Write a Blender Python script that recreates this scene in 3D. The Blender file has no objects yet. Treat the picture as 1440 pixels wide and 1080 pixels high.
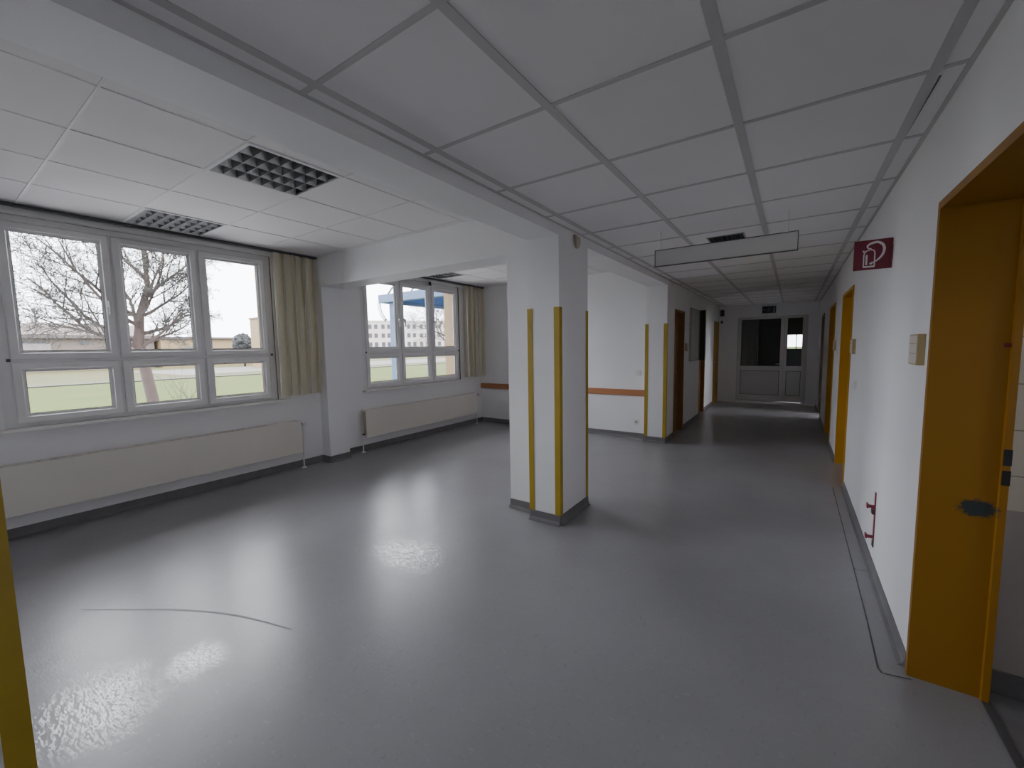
import bpy, bmesh, math, random
from mathutils import Vector, Matrix
random.seed(7)
C = bpy.context.scene.collection
PI = math.pi

# ------------------------------------------------------------------ materials
def mat(name):
    m = bpy.data.materials.new(name); m.use_nodes = True
    nt = m.node_tree; b = nt.nodes['Principled BSDF']
    return m, nt, b

def N(nt, t, **kw):
    n = nt.nodes.new(t)
    for k, v in kw.items():
        setattr(n, k, v)
    return n

def ramp(nt, src, stops):
    r = N(nt, 'ShaderNodeValToRGB')
    e = r.color_ramp.elements
    while len(e) < len(stops): e.new(0.5)
    for i, (p, c) in enumerate(stops):
        e[i].position = p
        e[i].color = (c, c, c, 1) if not isinstance(c, tuple) else (*c, 1)
    nt.links.new(src, r.inputs[0])
    return r

def coords(nt, scale=(1, 1, 1)):
    g = N(nt, 'ShaderNodeNewGeometry')
    mp = N(nt, 'ShaderNodeMapping'); mp.inputs['Scale'].default_value = scale
    nt.links.new(g.outputs['Position'], mp.inputs[0])
    return mp.outputs[0]

def noise(nt, vec, scale, detail=4, rough=0.55):
    n = N(nt, 'ShaderNodeTexNoise')
    n.inputs['Scale'].default_value = scale; n.inputs['Detail'].default_value = detail
    n.inputs['Roughness'].default_value = rough
    nt.links.new(vec, n.inputs['Vector'])
    return n.outputs[0]

def paint(name, col, rough=0.6, var=0.06, vs=3.0, bump=0.0, bscale=180, metal=0.0, spec=0.5):
    """painted / plain surface with a little cloudy variation and an optional fine grain"""
    m, nt, b = mat(name)
    v = coords(nt)
    r = ramp(nt, noise(nt, v, vs), [(0.3, tuple(c * (1 - var) for c in col)), (0.7, tuple(min(1, c * (1 + var)) for c in col))])
    nt.links.new(r.outputs[0], b.inputs['Base Color'])
    b.inputs['Roughness'].default_value = rough; b.inputs['Metallic'].default_value = metal
    b.inputs['Specular IOR Level'].default_value = spec
    if bump:
        bp = N(nt, 'ShaderNodeBump'); bp.inputs['Strength'].default_value = bump; bp.inputs['Distance'].default_value = 0.003
        nt.links.new(noise(nt, v, bscale, 2), bp.inputs['Height']); nt.links.new(bp.outputs[0], b.inputs['Normal'])
    return m

M = {}
M['wall'] = paint('wall_paint', (0.83, 0.83, 0.845), 0.55, 0.02, 1.5, 0.25, 140)
M['wall_r'] = paint('wall_paint_satin', (0.80, 0.80, 0.815), 0.45, 0.02, 1.5, 0.2, 140)
M['tile'] = paint('ceiling_tile', (0.80, 0.79, 0.795), 0.85, 0.02, 1.2, 0.3, 260, spec=0.2)
M['bar'] = paint('ceiling_bar', (0.50, 0.49, 0.49), 0.6, 0.05)
M['bar_l'] = paint('ceiling_bar_light', (0.70, 0.70, 0.70), 0.6, 0.04)
M['black'] = paint('black', (0.012, 0.012, 0.013), 0.4, 0.1)
M['dark'] = paint('dark_rail', (0.05, 0.05, 0.055), 0.5, 0.1)
M['pvc'] = paint('white_pvc', (0.78, 0.77, 0.77), 0.35, 0.03, 6)
M['gasket'] = paint('gasket', (0.08, 0.08, 0.08), 0.7)
M['sill'] = paint('sill', (0.88, 0.86, 0.82), 0.4, 0.05, 8)
M['rad'] = paint('radiator_enamel', (0.74, 0.70, 0.63), 0.35, 0.02)
M['radside'] = paint('radiator_side', (0.46, 0.40, 0.30), 0.5, 0.05)
M['base'] = paint('lino_base', (0.135, 0.13, 0.135), 0.45, 0.12, 9)
M['yellow'] = paint('mustard_guard', (0.38, 0.255, 0.006), 0.42, 0.05, 8)
M['orange'] = paint('ochre_enamel', (0.46, 0.235, 0.003), 0.45, 0.04, 5)
M['brown'] = paint('brown_leaf', (0.20, 0.095, 0.02), 0.45, 0.1, 6)
M['brown_dark'] = paint('brown_dark', (0.07, 0.04, 0.015), 0.45, 0.1, 6)
M['grey_leaf'] = paint('grey_leaf', (0.33, 0.33, 0.33), 0.5, 0.04)
M['white_s'] = paint('white_plastic', (0.75, 0.74, 0.72), 0.4, 0.02)
M['alu'] = paint('aluminium', (0.62, 0.63, 0.64), 0.3, 0.05, metal=1.0)
M['steel'] = paint('steel', (0.5, 0.5, 0.5), 0.35, 0.05, metal=1.0)
M['tube'] = paint('lamp_tube', (0.6, 0.6, 0.6), 0.3)
M['sign_red'] = paint('sign_red', (0.135, 0.008, 0.022), 0.4, 0.04)
M['sign_white'] = paint('sign_white', (0.72, 0.66, 0.66), 0.5, 0.03)
M['red'] = paint('red_enamel', (0.19, 0.012, 0.03), 0.4, 0.05)
M['maroon'] = paint('maroon_plastic', (0.045, 0.012, 0.015), 0.4, 0.05)
M['exit_green'] = paint('exit_green', (0.018, 0.03, 0.025), 0.4, 0.05)
M['exit_white'] = paint('exit_white', (0.20, 0.22, 0.21), 0.5)
M['panel'] = paint('sign_panel', (0.62, 0.61, 0.59), 0.5, 0.02)
M['panel_edge'] = paint('sign_panel_edge', (0.10, 0.10, 0.10), 0.5)
M['tan'] = paint('plate_tan', (0.36, 0.27, 0.12), 0.5, 0.05)
M['label'] = paint('plate_label', (0.60, 0.55, 0.50), 0.45, 0.05, 30)
M['beige'] = paint('facade_beige', (0.17, 0.12, 0.06), 0.8, 0.04)
M['door_white'] = paint('door_white', (0.55, 0.54, 0.52), 0.4, 0.03)
M['door_panel'] = paint('door_panel', (0.47, 0.46, 0.45), 0.45, 0.03)
M['grey_side'] = paint('case_grey', (0.50, 0.50, 0.48), 0.5, 0.05, 12)
M['brass'] = paint('brass_dark', (0.25, 0.2, 0.12), 0.4, metal=0.8)

# wood handrail
def wood(name, c1, c2, axis_scale):
    m, nt, b = mat(name)
    v = coords(nt, axis_scale)
    r = ramp(nt, noise(nt, v, 14, 6, 0.6), [(0.3, c1), (0.7, c2)])
    nt.links.new(r.outputs[0], b.inputs['Base Color']); b.inputs['Roughness'].default_value = 0.4
    return m
M['wood'] = wood('rail_wood', (0.36, 0.135, 0.05), (0.46, 0.19, 0.075), (0.15, 3, 3))

# fabric of vertical blinds
def fabric(name, col, tr):
    m, nt, b = mat(name)
    v = coords(nt)
    r = ramp(nt, noise(nt, v, 40, 3), [(0.3, tuple(c * 0.92 for c in col)), (0.7, col)])
    nt.links.new(r.outputs[0], b.inputs['Base Color']); b.inputs['Roughness'].default_value = 0.85
    b.inputs['Specular IOR Level'].default_value = 0.15
    t = N(nt, 'ShaderNodeBsdfTranslucent'); nt.links.new(r.outputs[0], t.inputs[0])
    mx = N(nt, 'ShaderNodeMixShader'); mx.inputs[0].default_value = tr
    nt.links.new(b.outputs[0], mx.inputs[1]); nt.links.new(t.outputs[0], mx.inputs[2])
    nt.links.new(mx.outputs[0], nt.nodes['Material Output'].inputs[0])
    return m
M['fabric'] = fabric('blind_fabric', (0.84, 0.80, 0.66), 0.42)
M['fabric_l'] = fabric('blind_fabric_pale', (0.80, 0.76, 0.66), 0.4)

# linoleum floor
def floor_mat():
    m, nt, b = mat('linoleum')
    v = coords(nt)
    cloud = ramp(nt, noise(nt, v, 1.3, 3, 0.5), [(0.25, (0.22, 0.217, 0.225)), (0.68, (0.27, 0.267, 0.28))])
    vs = coords(nt, (14, 60, 1))
    vs2 = N(nt, 'ShaderNodeMapping'); vs2.inputs['Rotation'].default_value = (0, 0, 0.5)
    nt.links.new(vs, vs2.inputs[0])
    fl = ramp(nt, noise(nt, coords(nt, (1, 3.2, 1)), 26, 3, 0.6), [(0.60, 0.0), (0.72, 1.0)])
    fd = ramp(nt, noise(nt, coords(nt, (3.0, 1, 1)), 21, 3, 0.6), [(0.61, 0.0), (0.73, 1.0)])
    mx = N(nt, 'ShaderNodeMixRGB'); mx.inputs[2].default_value = (0.36, 0.36, 0.365, 1)
    m1 = N(nt, 'ShaderNodeMath', operation='MULTIPLY'); m1.inputs[1].default_value = 0.45
    nt.links.new(fl.outputs[0], m1.inputs[0]); nt.links.new(m1.outputs[0], mx.inputs[0]); nt.links.new(cloud.outputs[0], mx.inputs[1])
    mx2 = N(nt, 'ShaderNodeMixRGB'); mx2.inputs[2].default_value = (0.15, 0.148, 0.15, 1)
    m2 = N(nt, 'ShaderNodeMath', operation='MULTIPLY'); m2.inputs[1].default_value = 0.5
    nt.links.new(fd.outputs[0], m2.inputs[0]); nt.links.new(m2.outputs[0], mx2.inputs[0]); nt.links.new(mx.outputs[0], mx2.inputs[1])
    nt.links.new(mx2.outputs[0], b.inputs['Base Color'])
    b.inputs['Roughness'].default_value = 0.30
    b.inputs['Specular IOR Level'].default_value = 0.40
    # slightly uneven, scuffed polish
    add = N(nt, 'ShaderNodeMath', operation='ADD')
    h1 = noise(nt, v, 5, 2); h2 = noise(nt, coords(nt, (1, 2.0, 1)), 45, 3)
    mask = ramp(nt, noise(nt, v, 1.6, 2), [(0.45, 0.0), (0.75, 0.6)])
    mm = N(nt, 'ShaderNodeMath', operation='MULTIPLY'); nt.links.new(h2, mm.inputs[0]); nt.links.new(mask.outputs[0], mm.inputs[1])
    nt.links.new(h1, add.inputs[0]); nt.links.new(mm.outputs[0], add.inputs[1])
    g = N(nt, 'ShaderNodeNewGeometry'); tot = None
    for (px_, py_, rx, ry) in ((-2.42, 0.34, 0.34, 0.24), (-2.36, 0.68, 0.16, 0.16), (-2.27, 1.97, 0.40, 0.24)):
        sb_ = N(nt, 'ShaderNodeVectorMath', operation='SUBTRACT'); sb_.inputs[1].default_value = (px_, py_, 0); nt.links.new(g.outputs['Position'], sb_.inputs[0])
        ml_ = N(nt, 'ShaderNodeVectorMath', operation='MULTIPLY'); ml_.inputs[1].default_value = (1 / rx, 1 / ry, 0); nt.links.new(sb_.outputs[0], ml_.inputs[0])
        le_ = N(nt, 'ShaderNodeVectorMath', operation='LENGTH'); nt.links.new(ml_.outputs[0], le_.inputs[0])
        wob = N(nt, 'ShaderNodeMath', operation='ADD'); nt.links.new(le_.outputs['Value'], wob.inputs[0]); nt.links.new(noise(nt, v, 7, 4, 0.7), wob.inputs[1])
        mp_ = N(nt, 'ShaderNodeMapRange'); mp_.inputs[1].default_value = 1.5; mp_.inputs[2].default_value = 0.75; nt.links.new(wob.outputs[0], mp_.inputs[0])
        if tot is None: tot = mp_.outputs[0]
        else:
            mxm = N(nt, 'ShaderNodeMath', operation='MAXIMUM'); nt.links.new(tot, mxm.inputs[0]); nt.links.new(mp_.outputs[0], mxm.inputs[1]); tot = mxm.outputs[0]
    cw = N(nt, 'ShaderNodeMath', operation='MULTIPLY'); cw.inputs[1].default_value = 0.75; nt.links.new(tot, cw.inputs[0])
    nt.links.new(cw.outputs[0], b.inputs['Coat Weight']); b.inputs['Coat Roughness'].default_value = 0.06
    cb = N(nt, 'ShaderNodeBump'); cb.inputs['Strength'].default_value = 1.0; cb.inputs['Distance'].default_value = 0.006
    rotm = N(nt, 'ShaderNodeMapping'); rotm.inputs['Rotation'].default_value = (0, 0, 0.9); rotm.inputs['Scale'].default_value = (1, 3, 1); nt.links.new(v, rotm.inputs[0])
    nt.links.new(noise(nt, rotm.outputs[0], 17, 1, 0.5), cb.inputs['Height']); nt.links.new(cb.outputs[0], b.inputs['Coat Normal'])
    bp = N(nt, 'ShaderNodeBump'); bp.inputs['Strength'].default_value = 0.32; bp.inputs['Distance'].default_value = 0.006
    nt.links.new(add.outputs[0], bp.inputs['Height']); nt.links.new(bp.outputs[0], b.inputs['Normal'])
    return m
M['floor'] = floor_mat()
M['seam'] = paint('lino_seam', (0.06, 0.058, 0.06), 0.6)
M['scratch'] = paint('lino_scratch', (0.11, 0.11, 0.115), 0.5)

# ochre jamb, its shade put into a darker ochre, with a blue-black paint smear
def stained():
    m, nt, b = mat('ochre_shaded_stained')
    g = N(nt, 'ShaderNodeNewGeometry')
    sub = N(nt, 'ShaderNodeVectorMath', operation='SUBTRACT'); sub.inputs[1].default_value = (0.647, 2.43, 0.812)
    nt.links.new(g.outputs['Position'], sub.inputs[0])
    mul = N(nt, 'ShaderNodeVectorMath', operation='MULTIPLY'); mul.inputs[1].default_value = (1 / 0.066, 0.0, 1 / 0.042)
    nt.links.new(sub.outputs[0], mul.inputs[0])
    ln = N(nt, 'ShaderNodeVectorMath', operation='LENGTH'); nt.links.new(mul.outputs[0], ln.inputs[0])
    ns = noise(nt, coords(nt), 70, 5, 0.7)
    ad = N(nt, 'ShaderNodeMath', operation='ADD'); nt.links.new(ln.outputs['Value'], ad.inputs[0])
    mu = N(nt, 'ShaderNodeMath', operation='MULTIPLY'); mu.inputs[1].default_value = 1.3; nt.links.new(ns, mu.inputs[0])
    nt.links.new(mu.outputs[0], ad.inputs[1])
    r = ramp(nt, ad.outputs[0], [(0.0, (0.03, 0.04, 0.04)), (1.0, (0.26, 0.115, 0.001))])
    r.color_ramp.interpolation = 'LINEAR'
    sc = N(nt, 'ShaderNodeMapRange'); sc.inputs[1].default_value = 1.35; sc.inputs[2].default_value = 1.6
    nt.links.new(ad.outputs[0], sc.inputs[0]); nt.links.new(sc.outputs[0], r.inputs[0])
    nt.links.new(r.outputs[0], b.inputs['Base Color']); b.inputs['Roughness'].default_value = 0.45
    return m
M['stained'] = stained()

def glass(name, tint=(1, 1, 1), refl=0.07):
    m, nt, b = mat(name)
    nt.nodes.remove(b)
    t = N(nt, 'ShaderNodeBsdfTransparent'); t.inputs[0].default_value = (*tint, 1)
    g = N(nt, 'ShaderNodeBsdfGlossy'); g.inputs['Roughness'].default_value = 0.02
    g.inputs[0].default_value = (1, 1, 1, 1)
    lw = N(nt, 'ShaderNodeFresnel'); lw.inputs[0].default_value = 1.3
    mx = N(nt, 'ShaderNodeMixShader')
    nt.links.new(lw.outputs[0], mx.inputs[0]); nt.links.new(t.outputs[0], mx.inputs[1]); nt.links.new(g.outputs[0], mx.inputs[2])
    nt.links.new(mx.outputs[0], nt.nodes['Material Output'].inputs[0])
    return m
M['glass'] = glass('window_glass', (0.97, 0.98, 0.98))
M['glass_dark'] = glass('door_glass', (0.75, 0.77, 0.75))

def tiled(name, c, line, sc):
    m, nt, b = mat(name)
    br = N(nt, 'ShaderNodeTexBrick'); br.offset = 0
    v = coords(nt, (sc, sc, sc))
    rot = N(nt, 'ShaderNodeMapping'); rot.inputs['Rotation'].default_value = (PI / 2, 0, 0); nt.links.new(v, rot.inputs[0])
    nt.links.new(rot.outputs[0], br.inputs[0])
    br.inputs['Color1'].default_value = (*c, 1); br.inputs['Color2'].default_value = (*c, 1); br.inputs['Mortar'].default_value = (*line, 1)
    br.inputs['Mortar Size'].default_value = 0.012; br.inputs['Brick Width'].default_value = 1.5; br.inputs['Row Height'].default_value = 1.0
    br.inputs['Scale'].default_value = 1.0
    nt.links.new(br.outputs[0], b.inputs['Base Color']); b.inputs['Roughness'].default_value = 0.35
    return m
M['cream_tile'] = tiled('cream_tiles', (0.62, 0.57, 0.47), (0.25, 0.22, 0.18), 5.3)
M['wainscot'] = paint('grey_wainscot', (0.36, 0.33, 0.31), 0.5)

# outdoors (K darkens these colours to hold back the bright overcast daylight)
K = 0.17
def ext(name, col, *a, **k): return paint(name, tuple(c * K for c in col), *a, **k)
def lawn_mat():
    m, nt, b = mat('lawn')
    v = coords(nt)
    a = ramp(nt, noise(nt, v, 0.35, 6, 0.65), [(0.3, tuple(K * q for q in (0.20, 0.29, 0.035))), (0.7, tuple(K * q for q in (0.30, 0.38, 0.06)))])
    f = ramp(nt, noise(nt, v, 9, 4, 0.7), [(0.3, 0.78), (0.7, 1.1)])
    mx = N(nt, 'ShaderNodeMixRGB', blend_type='MULTIPLY'); mx.inputs[0].default_value = 1
    nt.links.new(a.outputs[0], mx.inputs[1]); nt.links.new(f.outputs[0], mx.inputs[2])
    nt.links.new(mx.outputs[0], b.inputs['Base Color']); b.inputs['Roughness'].default_value = 0.95
    b.inputs['Specular IOR Level'].default_value = 0.1
    return m
M['lawn'] = lawn_mat()
M['lawn2'] = ext('dry_lawn', (0.33, 0.32, 0.13), 0.95, 0.12, 0.4, spec=0.1)
M['path'] = ext('path_concrete', (0.62, 0.59, 0.55), 0.9, 0.06, 1.0, spec=0.1)
M['bounce_pave'] = paint('bounce_paving', (0.42, 0.41, 0.42), 0.9, 0.06, 1.0, spec=0.1)
M['kerb'] = ext('kerb_dark', (0.10, 0.10, 0.06), 0.9, 0.1)
M['hall_wall'] = ext('hall_wall', (0.58, 0.46, 0.38), 0.85, 0.04, 0.5)
M['hall_roof'] = ext('hall_roof', (0.46, 0.31, 0.28), 0.85, 0.06, 0.6)
M['fascia'] = ext('fascia', (0.34, 0.28, 0.26), 0.8)
M['school'] = paint('school_wall', (0.34, 0.31, 0.29), 0.85, 0.03, 0.3)
M['school_win'] = ext('school_window', (0.07, 0.075, 0.10), 0.4, 0.15, 0.5)
M['blue'] = ext('blue_steel', (0.10, 0.26, 0.58), 0.45, 0.08, 3)
M['blue_l'] = fabric('pale_blue_sheet', (0.16, 0.26, 0.42), 0.8)
M['bark'] = ext('bark', (0.17, 0.105, 0.08), 0.9, 0.25, 8)
M['twig'] = ext('twigs', (0.14, 0.128, 0.10), 0.9, 0.25, 3)
M['haze_tree'] = ext('haze_poplar', (0.62, 0.60, 0.60), 0.9, 0.05)  # distance haze lightened into the bark and twig colour
M['conifer'] = ext('conifer', (0.06, 0.07, 0.075), 0.9, 0.2, 3)

# ------------------------------------------------------------------ mesh builder
class MB:
    def __init__(self):
        self.v, self.f, self.mi, self.cur, self.smooth = [], [], [], 0, []
    def face(self, idx, sm=False):
        self.f.append(tuple(idx)); self.mi.append(self.cur); self.smooth.append(sm)
    def box(self, x0, x1, y0, y1, z0, z1):
        n = len(self.v)
        self.v += [(x0, y0, z0), (x1, y0, z0), (x1, y1, z0), (x0, y1, z0), (x0, y0, z1), (x1, y0, z1), (x1, y1, z1), (x0, y1, z1)]
        for q in ((0, 3, 2, 1), (4, 5, 6, 7), (0, 1, 5, 4), (1, 2, 6, 5), (2, 3, 7, 6), (3, 0, 4, 7)):
            self.face([n + i for i in q])
        return self
    def bbox(self, x0, x1, y0, y1, z0, z1, c=0.004):
        """box with chamfered edges"""
        bm = bmesh.new()
        bmesh.ops.create_cube(bm, size=1)
        for v in bm.verts:
            v.co = Vector(((x0 + x1) / 2 + v.co.x * (x1 - x0), (y0 + y1) / 2 + v.co.y * (y1 - y0), (z0 + z1) / 2 + v.co.z * (z1 - z0)))
        bmesh.ops.bevel(bm, geom=list(bm.edges), offset=c, segments=2, affect='EDGES', profile=0.5)
        n = len(self.v); bm.verts.index_update()
        self.v += [tuple(v.co) for v in bm.verts]
        for f in bm.faces: self.face([n + v.index for v in f.verts])
        bm.free(); return self
    def quad(self, *p, sm=False):
        n = len(self.v); self.v += [tuple(q) for q in p]; self.face(range(n, n + len(p)), sm); return self
    def prism(self, poly, axis, a, b):
        """extrude a 2-D polygon (in the two other axes) along axis from a to b"""
        def P(u, w, t):
            return {'x': (t, u, w), 'y': (u, t, w), 'z': (u, w, t)}[axis]
        n = len(self.v); k = len(poly)
        self.v += [P(u, w, a) for u, w in poly] + [P(u, w, b) for u, w in poly]
        self.face([n + i for i in range(k)][::-1]); self.face([n + k + i for i in range(k)])
        for i in range(k):
            j = (i + 1) % k
            self.face([n + i, n + j, n + k + j, n + k + i])
        return self
    def tube(self, pts, rads, k=8, caps=True, sm=True):
        pts = [Vector(p) for p in pts]
        if not isinstance(rads, (list, tuple)): rads = [rads] * len(pts)
        n0 = len(self.v)
        for i, p in enumerate(pts):
            d = (pts[min(i + 1, len(pts) - 1)] - pts[max(i - 1, 0)]).normalized()
            a = Vector((0, 0, 1)) if abs(d.z) < 0.9 else Vector((1, 0, 0))
            u = d.cross(a).normalized(); w = d.cross(u)
            for j in range(k):
                t = 2 * PI * j / k
                self.v.append(tuple(p + (u * math.cos(t) + w * math.sin(t)) * rads[i]))
        for i in range(len(pts) - 1):
            for j in range(k):
                a, b_ = n0 + i * k + j, n0 + i * k + (j + 1) % k
                self.face((a, b_, b_ + k, a + k), sm)
        if caps:
            self.face([n0 + j for j in range(k)][::-1]); e = n0 + (len(pts) - 1) * k
            self.face([e + j for j in range(k)])
        return self
    def rings(self, rects):
        """window-frame profile in the x/y/z frame: rects = [(x, y0, y1, z0, z1)...] joined in sequence"""
        n = len(self.v)
        for x, y0, y1, z0, z1 in rects:
            self.v += [(x, y0, z0), (x, y1, z0), (x, y1, z1), (x, y0, z1)]
        for i in range(len(rects) - 1):
            for j in range(4):
                a, b_ = n + i * 4 + j, n + i * 4 + (j + 1) % 4
                self.face((a, b_, b_ + 4, a + 4))
        return self
    def ribbon(self, pts, w, plane, at):
        """flat 2-D stroke; plane 'xz' at y=at"""
        P = [Vector((p[0], p[1])) for p in pts]; L = []
        for i, p in enumerate(P):
            d = (P[min(i + 1, len(P) - 1)] - P[max(i - 1, 0)])
            if d.length < 1e-9: d = Vector((1, 0))
            d.normalize(); nrm = Vector((-d.y, d.x))
            ww = w[i] if isinstance(w, (list, tuple)) else w
            L.append((p + nrm * ww / 2, p - nrm * ww / 2))
        T = (lambda q: (q.x, at, q.y)) if plane == 'xz' else (lambda q: (q.x, q.y, at))
        for i in range(len(P) - 1):
            self.quad(T(L[i][0]), T(L[i][1]), T(L[i + 1][1]), T(L[i + 1][0]))
        return self
    def build(self, name, mats, parent=None, origin=None):
        if not isinstance(mats, (list, tuple)): mats = [mats]
        me = bpy.data.meshes.new(name)
        o = bpy.data.objects.new(name, me); C.objects.link(o)
        off = Vector((0, 0, 0))
        if parent is not None:
            p = parent
            while p is not None: off += p.location; p = p.parent
            o.parent = parent
        elif origin is not None:
            off = Vector(origin); o.location = off
        me.from_pydata([tuple(Vector(v) - off) for v in self.v], [], self.f)
        for m in mats: me.materials.append(m)
        for i, p in enumerate(me.polygons):
            p.material_index = self.mi[i]; p.use_smooth = self.smooth[i]
        bm = bmesh.new(); bm.from_mesh(me); bmesh.ops.recalc_face_normals(bm, faces=bm.faces); bm.to_mesh(me); bm.free()
        me.update()
        return o

def tag(o, label=None, cat=None, group=None, kind=None):
    if label: o['label'] = label
    if cat: o['category'] = cat
    if group: o['group'] = group
    if kind: o['kind'] = kind
    return o
def thing(name, loc, label, cat, group=None):
    o = bpy.data.objects.new(name, None); C.objects.link(o); o.location = loc; o.empty_display_size = 0.1
    return tag(o, label, cat, group)
def struct(name, mb, m, label=None, cat=None, parent=None):
    o = mb.build(name, m, parent)
    if parent is None: tag(o, label, cat, kind='structure')
    return o
def dup(root, loc, label=None):
    r = root.copy(); C.objects.link(r); r.location = loc
    if label: r['label'] = label
    for ch in list(root.children):
        c = ch.copy(); C.objects.link(c); c.parent = r
        for g in ch.children:
            d = g.copy(); C.objects.link(d); d.parent = c
    return r

# ------------------------------------------------------------------ dimensions
XR, XW = 0.485, -5.25           # corridor wall, window wall (inner faces)
ZC, ZB = 2.46, 2.70             # corridor ceiling, bay ceiling
BX0, BX1 = -1.86, -1.57         # long beam / pillar sides
TOP = 2.95
YE = 12.0                       # end wall
YB = 6.58                       # back wall of far bay

# ------------------------------------------------------------------ shell
struct('floor', MB().box(-5.6, 3.0, -4.2, 17.6, -0.25, 0), M['floor'], 'grey speckled linoleum floor with a dull window shine', 'floor')
struct('ceiling_slab', MB().box(-5.75, 3.0, -4.2, 17.6, TOP, TOP + 0.2), M['wall'], 'concrete slab above the hung ceilings', 'ceiling')

W1 = dict(y0=0.405, y1=2.56, z0=0.905, z1=2.64)
W2 = dict(y0=3.795, y1=5.955, z0=0.905, z1=2.64)
w = MB()
W0 = dict(y0=-2.9, y1=-0.74, z0=0.905, z1=2.64)  # extra window out of view, built to bring in more daylight
ys = [-3.6, W0['y0'], W0['y1'], W1['y0'], W1['y1'], W2['y0'], W2['y1'], 6.9]
for i in (0, 2, 4, 6): w.box(-5.6, XW, ys[i], ys[i + 1], -0.6, TOP)
for W in (W0, W1, W2):
    w.box(-5.6, XW, W['y0'], W['y1'], -0.6, W['z0']); w.box(-5.6, XW, W['y0'], W['y1'], W['z1'], TOP)
# exterior skin goes beige: faces at x=-5.6 and the outer reveals
wl = struct('wall_left', w, [M['wall'], M['beige']], 'white wall holding the two big windows', 'wall')
for p in wl.data.polygons:
    if p.center.x < -5.42: p.material_index = 1
rv = MB()
for W in (W0, W1, W2):
    for y in (W['y0'], W['y1']):
        s = 1 if y == W['y0'] else -1
        rv.box(-5.62, -5.345, min(y, y + s * 0.012), max(y, y + s * 0.012), W['z0'], W['z1'])
struct('trim_1', rv, M['beige'], 'beige outer window reveals', 'window reveal')

b = MB()
b.box(BX0, BX1, -4.0, YB + 0.2, 2.385, TOP)
struct('beam_long', b, M['wall'], 'long white ceiling beam running over the pillar', 'beam')
b = MB().box(XW, BX0, 3.10, 3.42, 2.325, TOP)
struct('beam_cross', b, M['wall'], 'white cross beam between the window pier and the pillar', 'beam')
struct('column_1', MB().box(BX0, BX1 + 0.005, 2.98, 3.54, 0, 2.386).box(-2.15, BX0, 3.101, 3.42, 0, 2.386), M['wall'],
       'free-standing white pillar with yellow edge guards', 'pillar')
struct('column_2', MB().box(-1.885, BX1 + 0.005, 6.42, YB + 0.1, 0, 2.386), M['wall'], 'white pier at the far end of the window bay', 'pillar')
struct('column_3', MB().box(BX0, BX1 + 0.005, -0.45, 0.10, 0, 2.386), M['wall'], 'white pier beside the camera at picture edge', 'pillar')
struct('wall_pier', MB().box(XW, -5.075, 3.10, 3.39, 0, 2.33), M['wall'], 'shallow white wall pier between the two windows', 'wall')
struct('wall_back', MB().box(XW, -1.6, YB, YB + 0.2, 0, TOP), M['wall'], 'white end wall with the wooden bumper rail', 'wall')
struct('wall_pier_near', MB().box(XW, -5.075, -0.2, 0.10, 0, 2.33), M['wall'], 'shallow white wall pier at the near picture edge', 'wall')
struct('beam_cross_near', MB().box(XW, BX0, -0.22, 0.10, 2.325, TOP), M['wall'], 'white cross beam over the near picture edge', 'beam')
struct('wall_near', MB().box(XW - 0.35, BX1, -3.6, -3.4, 0, TOP), M['wall'], 'white wall closing the bay behind the camera', 'wall')

# corridor, left side (with two door openings, then a slight set-back and a third door)
DL = [(6.93, 7.58), (9.27, 9.95), (11.22, 11.93)]
ZD = 2.045
def wall_x(xa, xb, y0, y1, openings, zt=TOP, zh=ZD):
    m = MB(); y = y0
    for a, b_ in openings:
        m.box(xa, xb, y, a, 0, zt); m.box(xa, xb, a, b_, zh, zt); y = b_
    m.box(xa, xb, y, y1, 0, zt)
    return m
struct('wall_corridor_left', wall_x(-1.80, BX1, YB + 0.1, 9.05, DL[:1]), M['wall'], 'white corridor wall with the first brown door', 'wall')
struct('wall_corridor_far_left', wall_x(-1.86, BX1 - 0.05, 9.05, YE + 0.1, DL[1:]), M['wall'], 'white corridor wall set back near the end doors', 'wall')
struct('wall_corridor_rear', MB().box(-1.80, BX1, -4.2, -3.4, 0, TOP).box(-1.8, 3.0, -4.2, -4.0, 0, TOP), M['wall'], 'corridor walls behind the camera', 'wall')
DR = [(1.02, 2.43), (5.40, 6.42), (7.50, 8.50), (10.05, 10.80)]
struct('wall_right', wall_x(XR, XR + 0.235, -4.2, YE + 0.1, DR), M['wall_r'], 'white corridor wall with ochre door frames', 'wall')
# end wall and the dark vestibule behind it
e = MB()
EX0, EX1, EZ = -1.19, 0.275, 2.155
e.box(-1.86, EX0, YE, YE + 0.16, 0, TOP).box(EX1, XR + 0.1, YE, YE + 0.16, 0, TOP).box(EX0, EX1, YE, YE + 0.16, EZ, TOP)
struct('wall_end', e, M['wall'], 'white wall at the corridor end around the glazed doors', 'wall')
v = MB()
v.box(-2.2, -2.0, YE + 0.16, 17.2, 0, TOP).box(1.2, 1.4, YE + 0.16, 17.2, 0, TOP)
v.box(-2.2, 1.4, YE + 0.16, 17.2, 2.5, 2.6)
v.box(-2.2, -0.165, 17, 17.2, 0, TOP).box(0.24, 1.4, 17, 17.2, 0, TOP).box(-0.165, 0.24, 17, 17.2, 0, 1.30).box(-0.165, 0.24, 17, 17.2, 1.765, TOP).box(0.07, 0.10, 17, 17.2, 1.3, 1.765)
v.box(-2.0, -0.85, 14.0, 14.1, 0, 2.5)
M['vest'] = paint('vestibule_shade', (0.05, 0.048, 0.044), 0.7, 0.1)  # lobby dimness put into near-black wall colour
struct('wall_vestibule', v, M['vest'], 'dim lobby walls beyond the end doors', 'wall')

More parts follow.
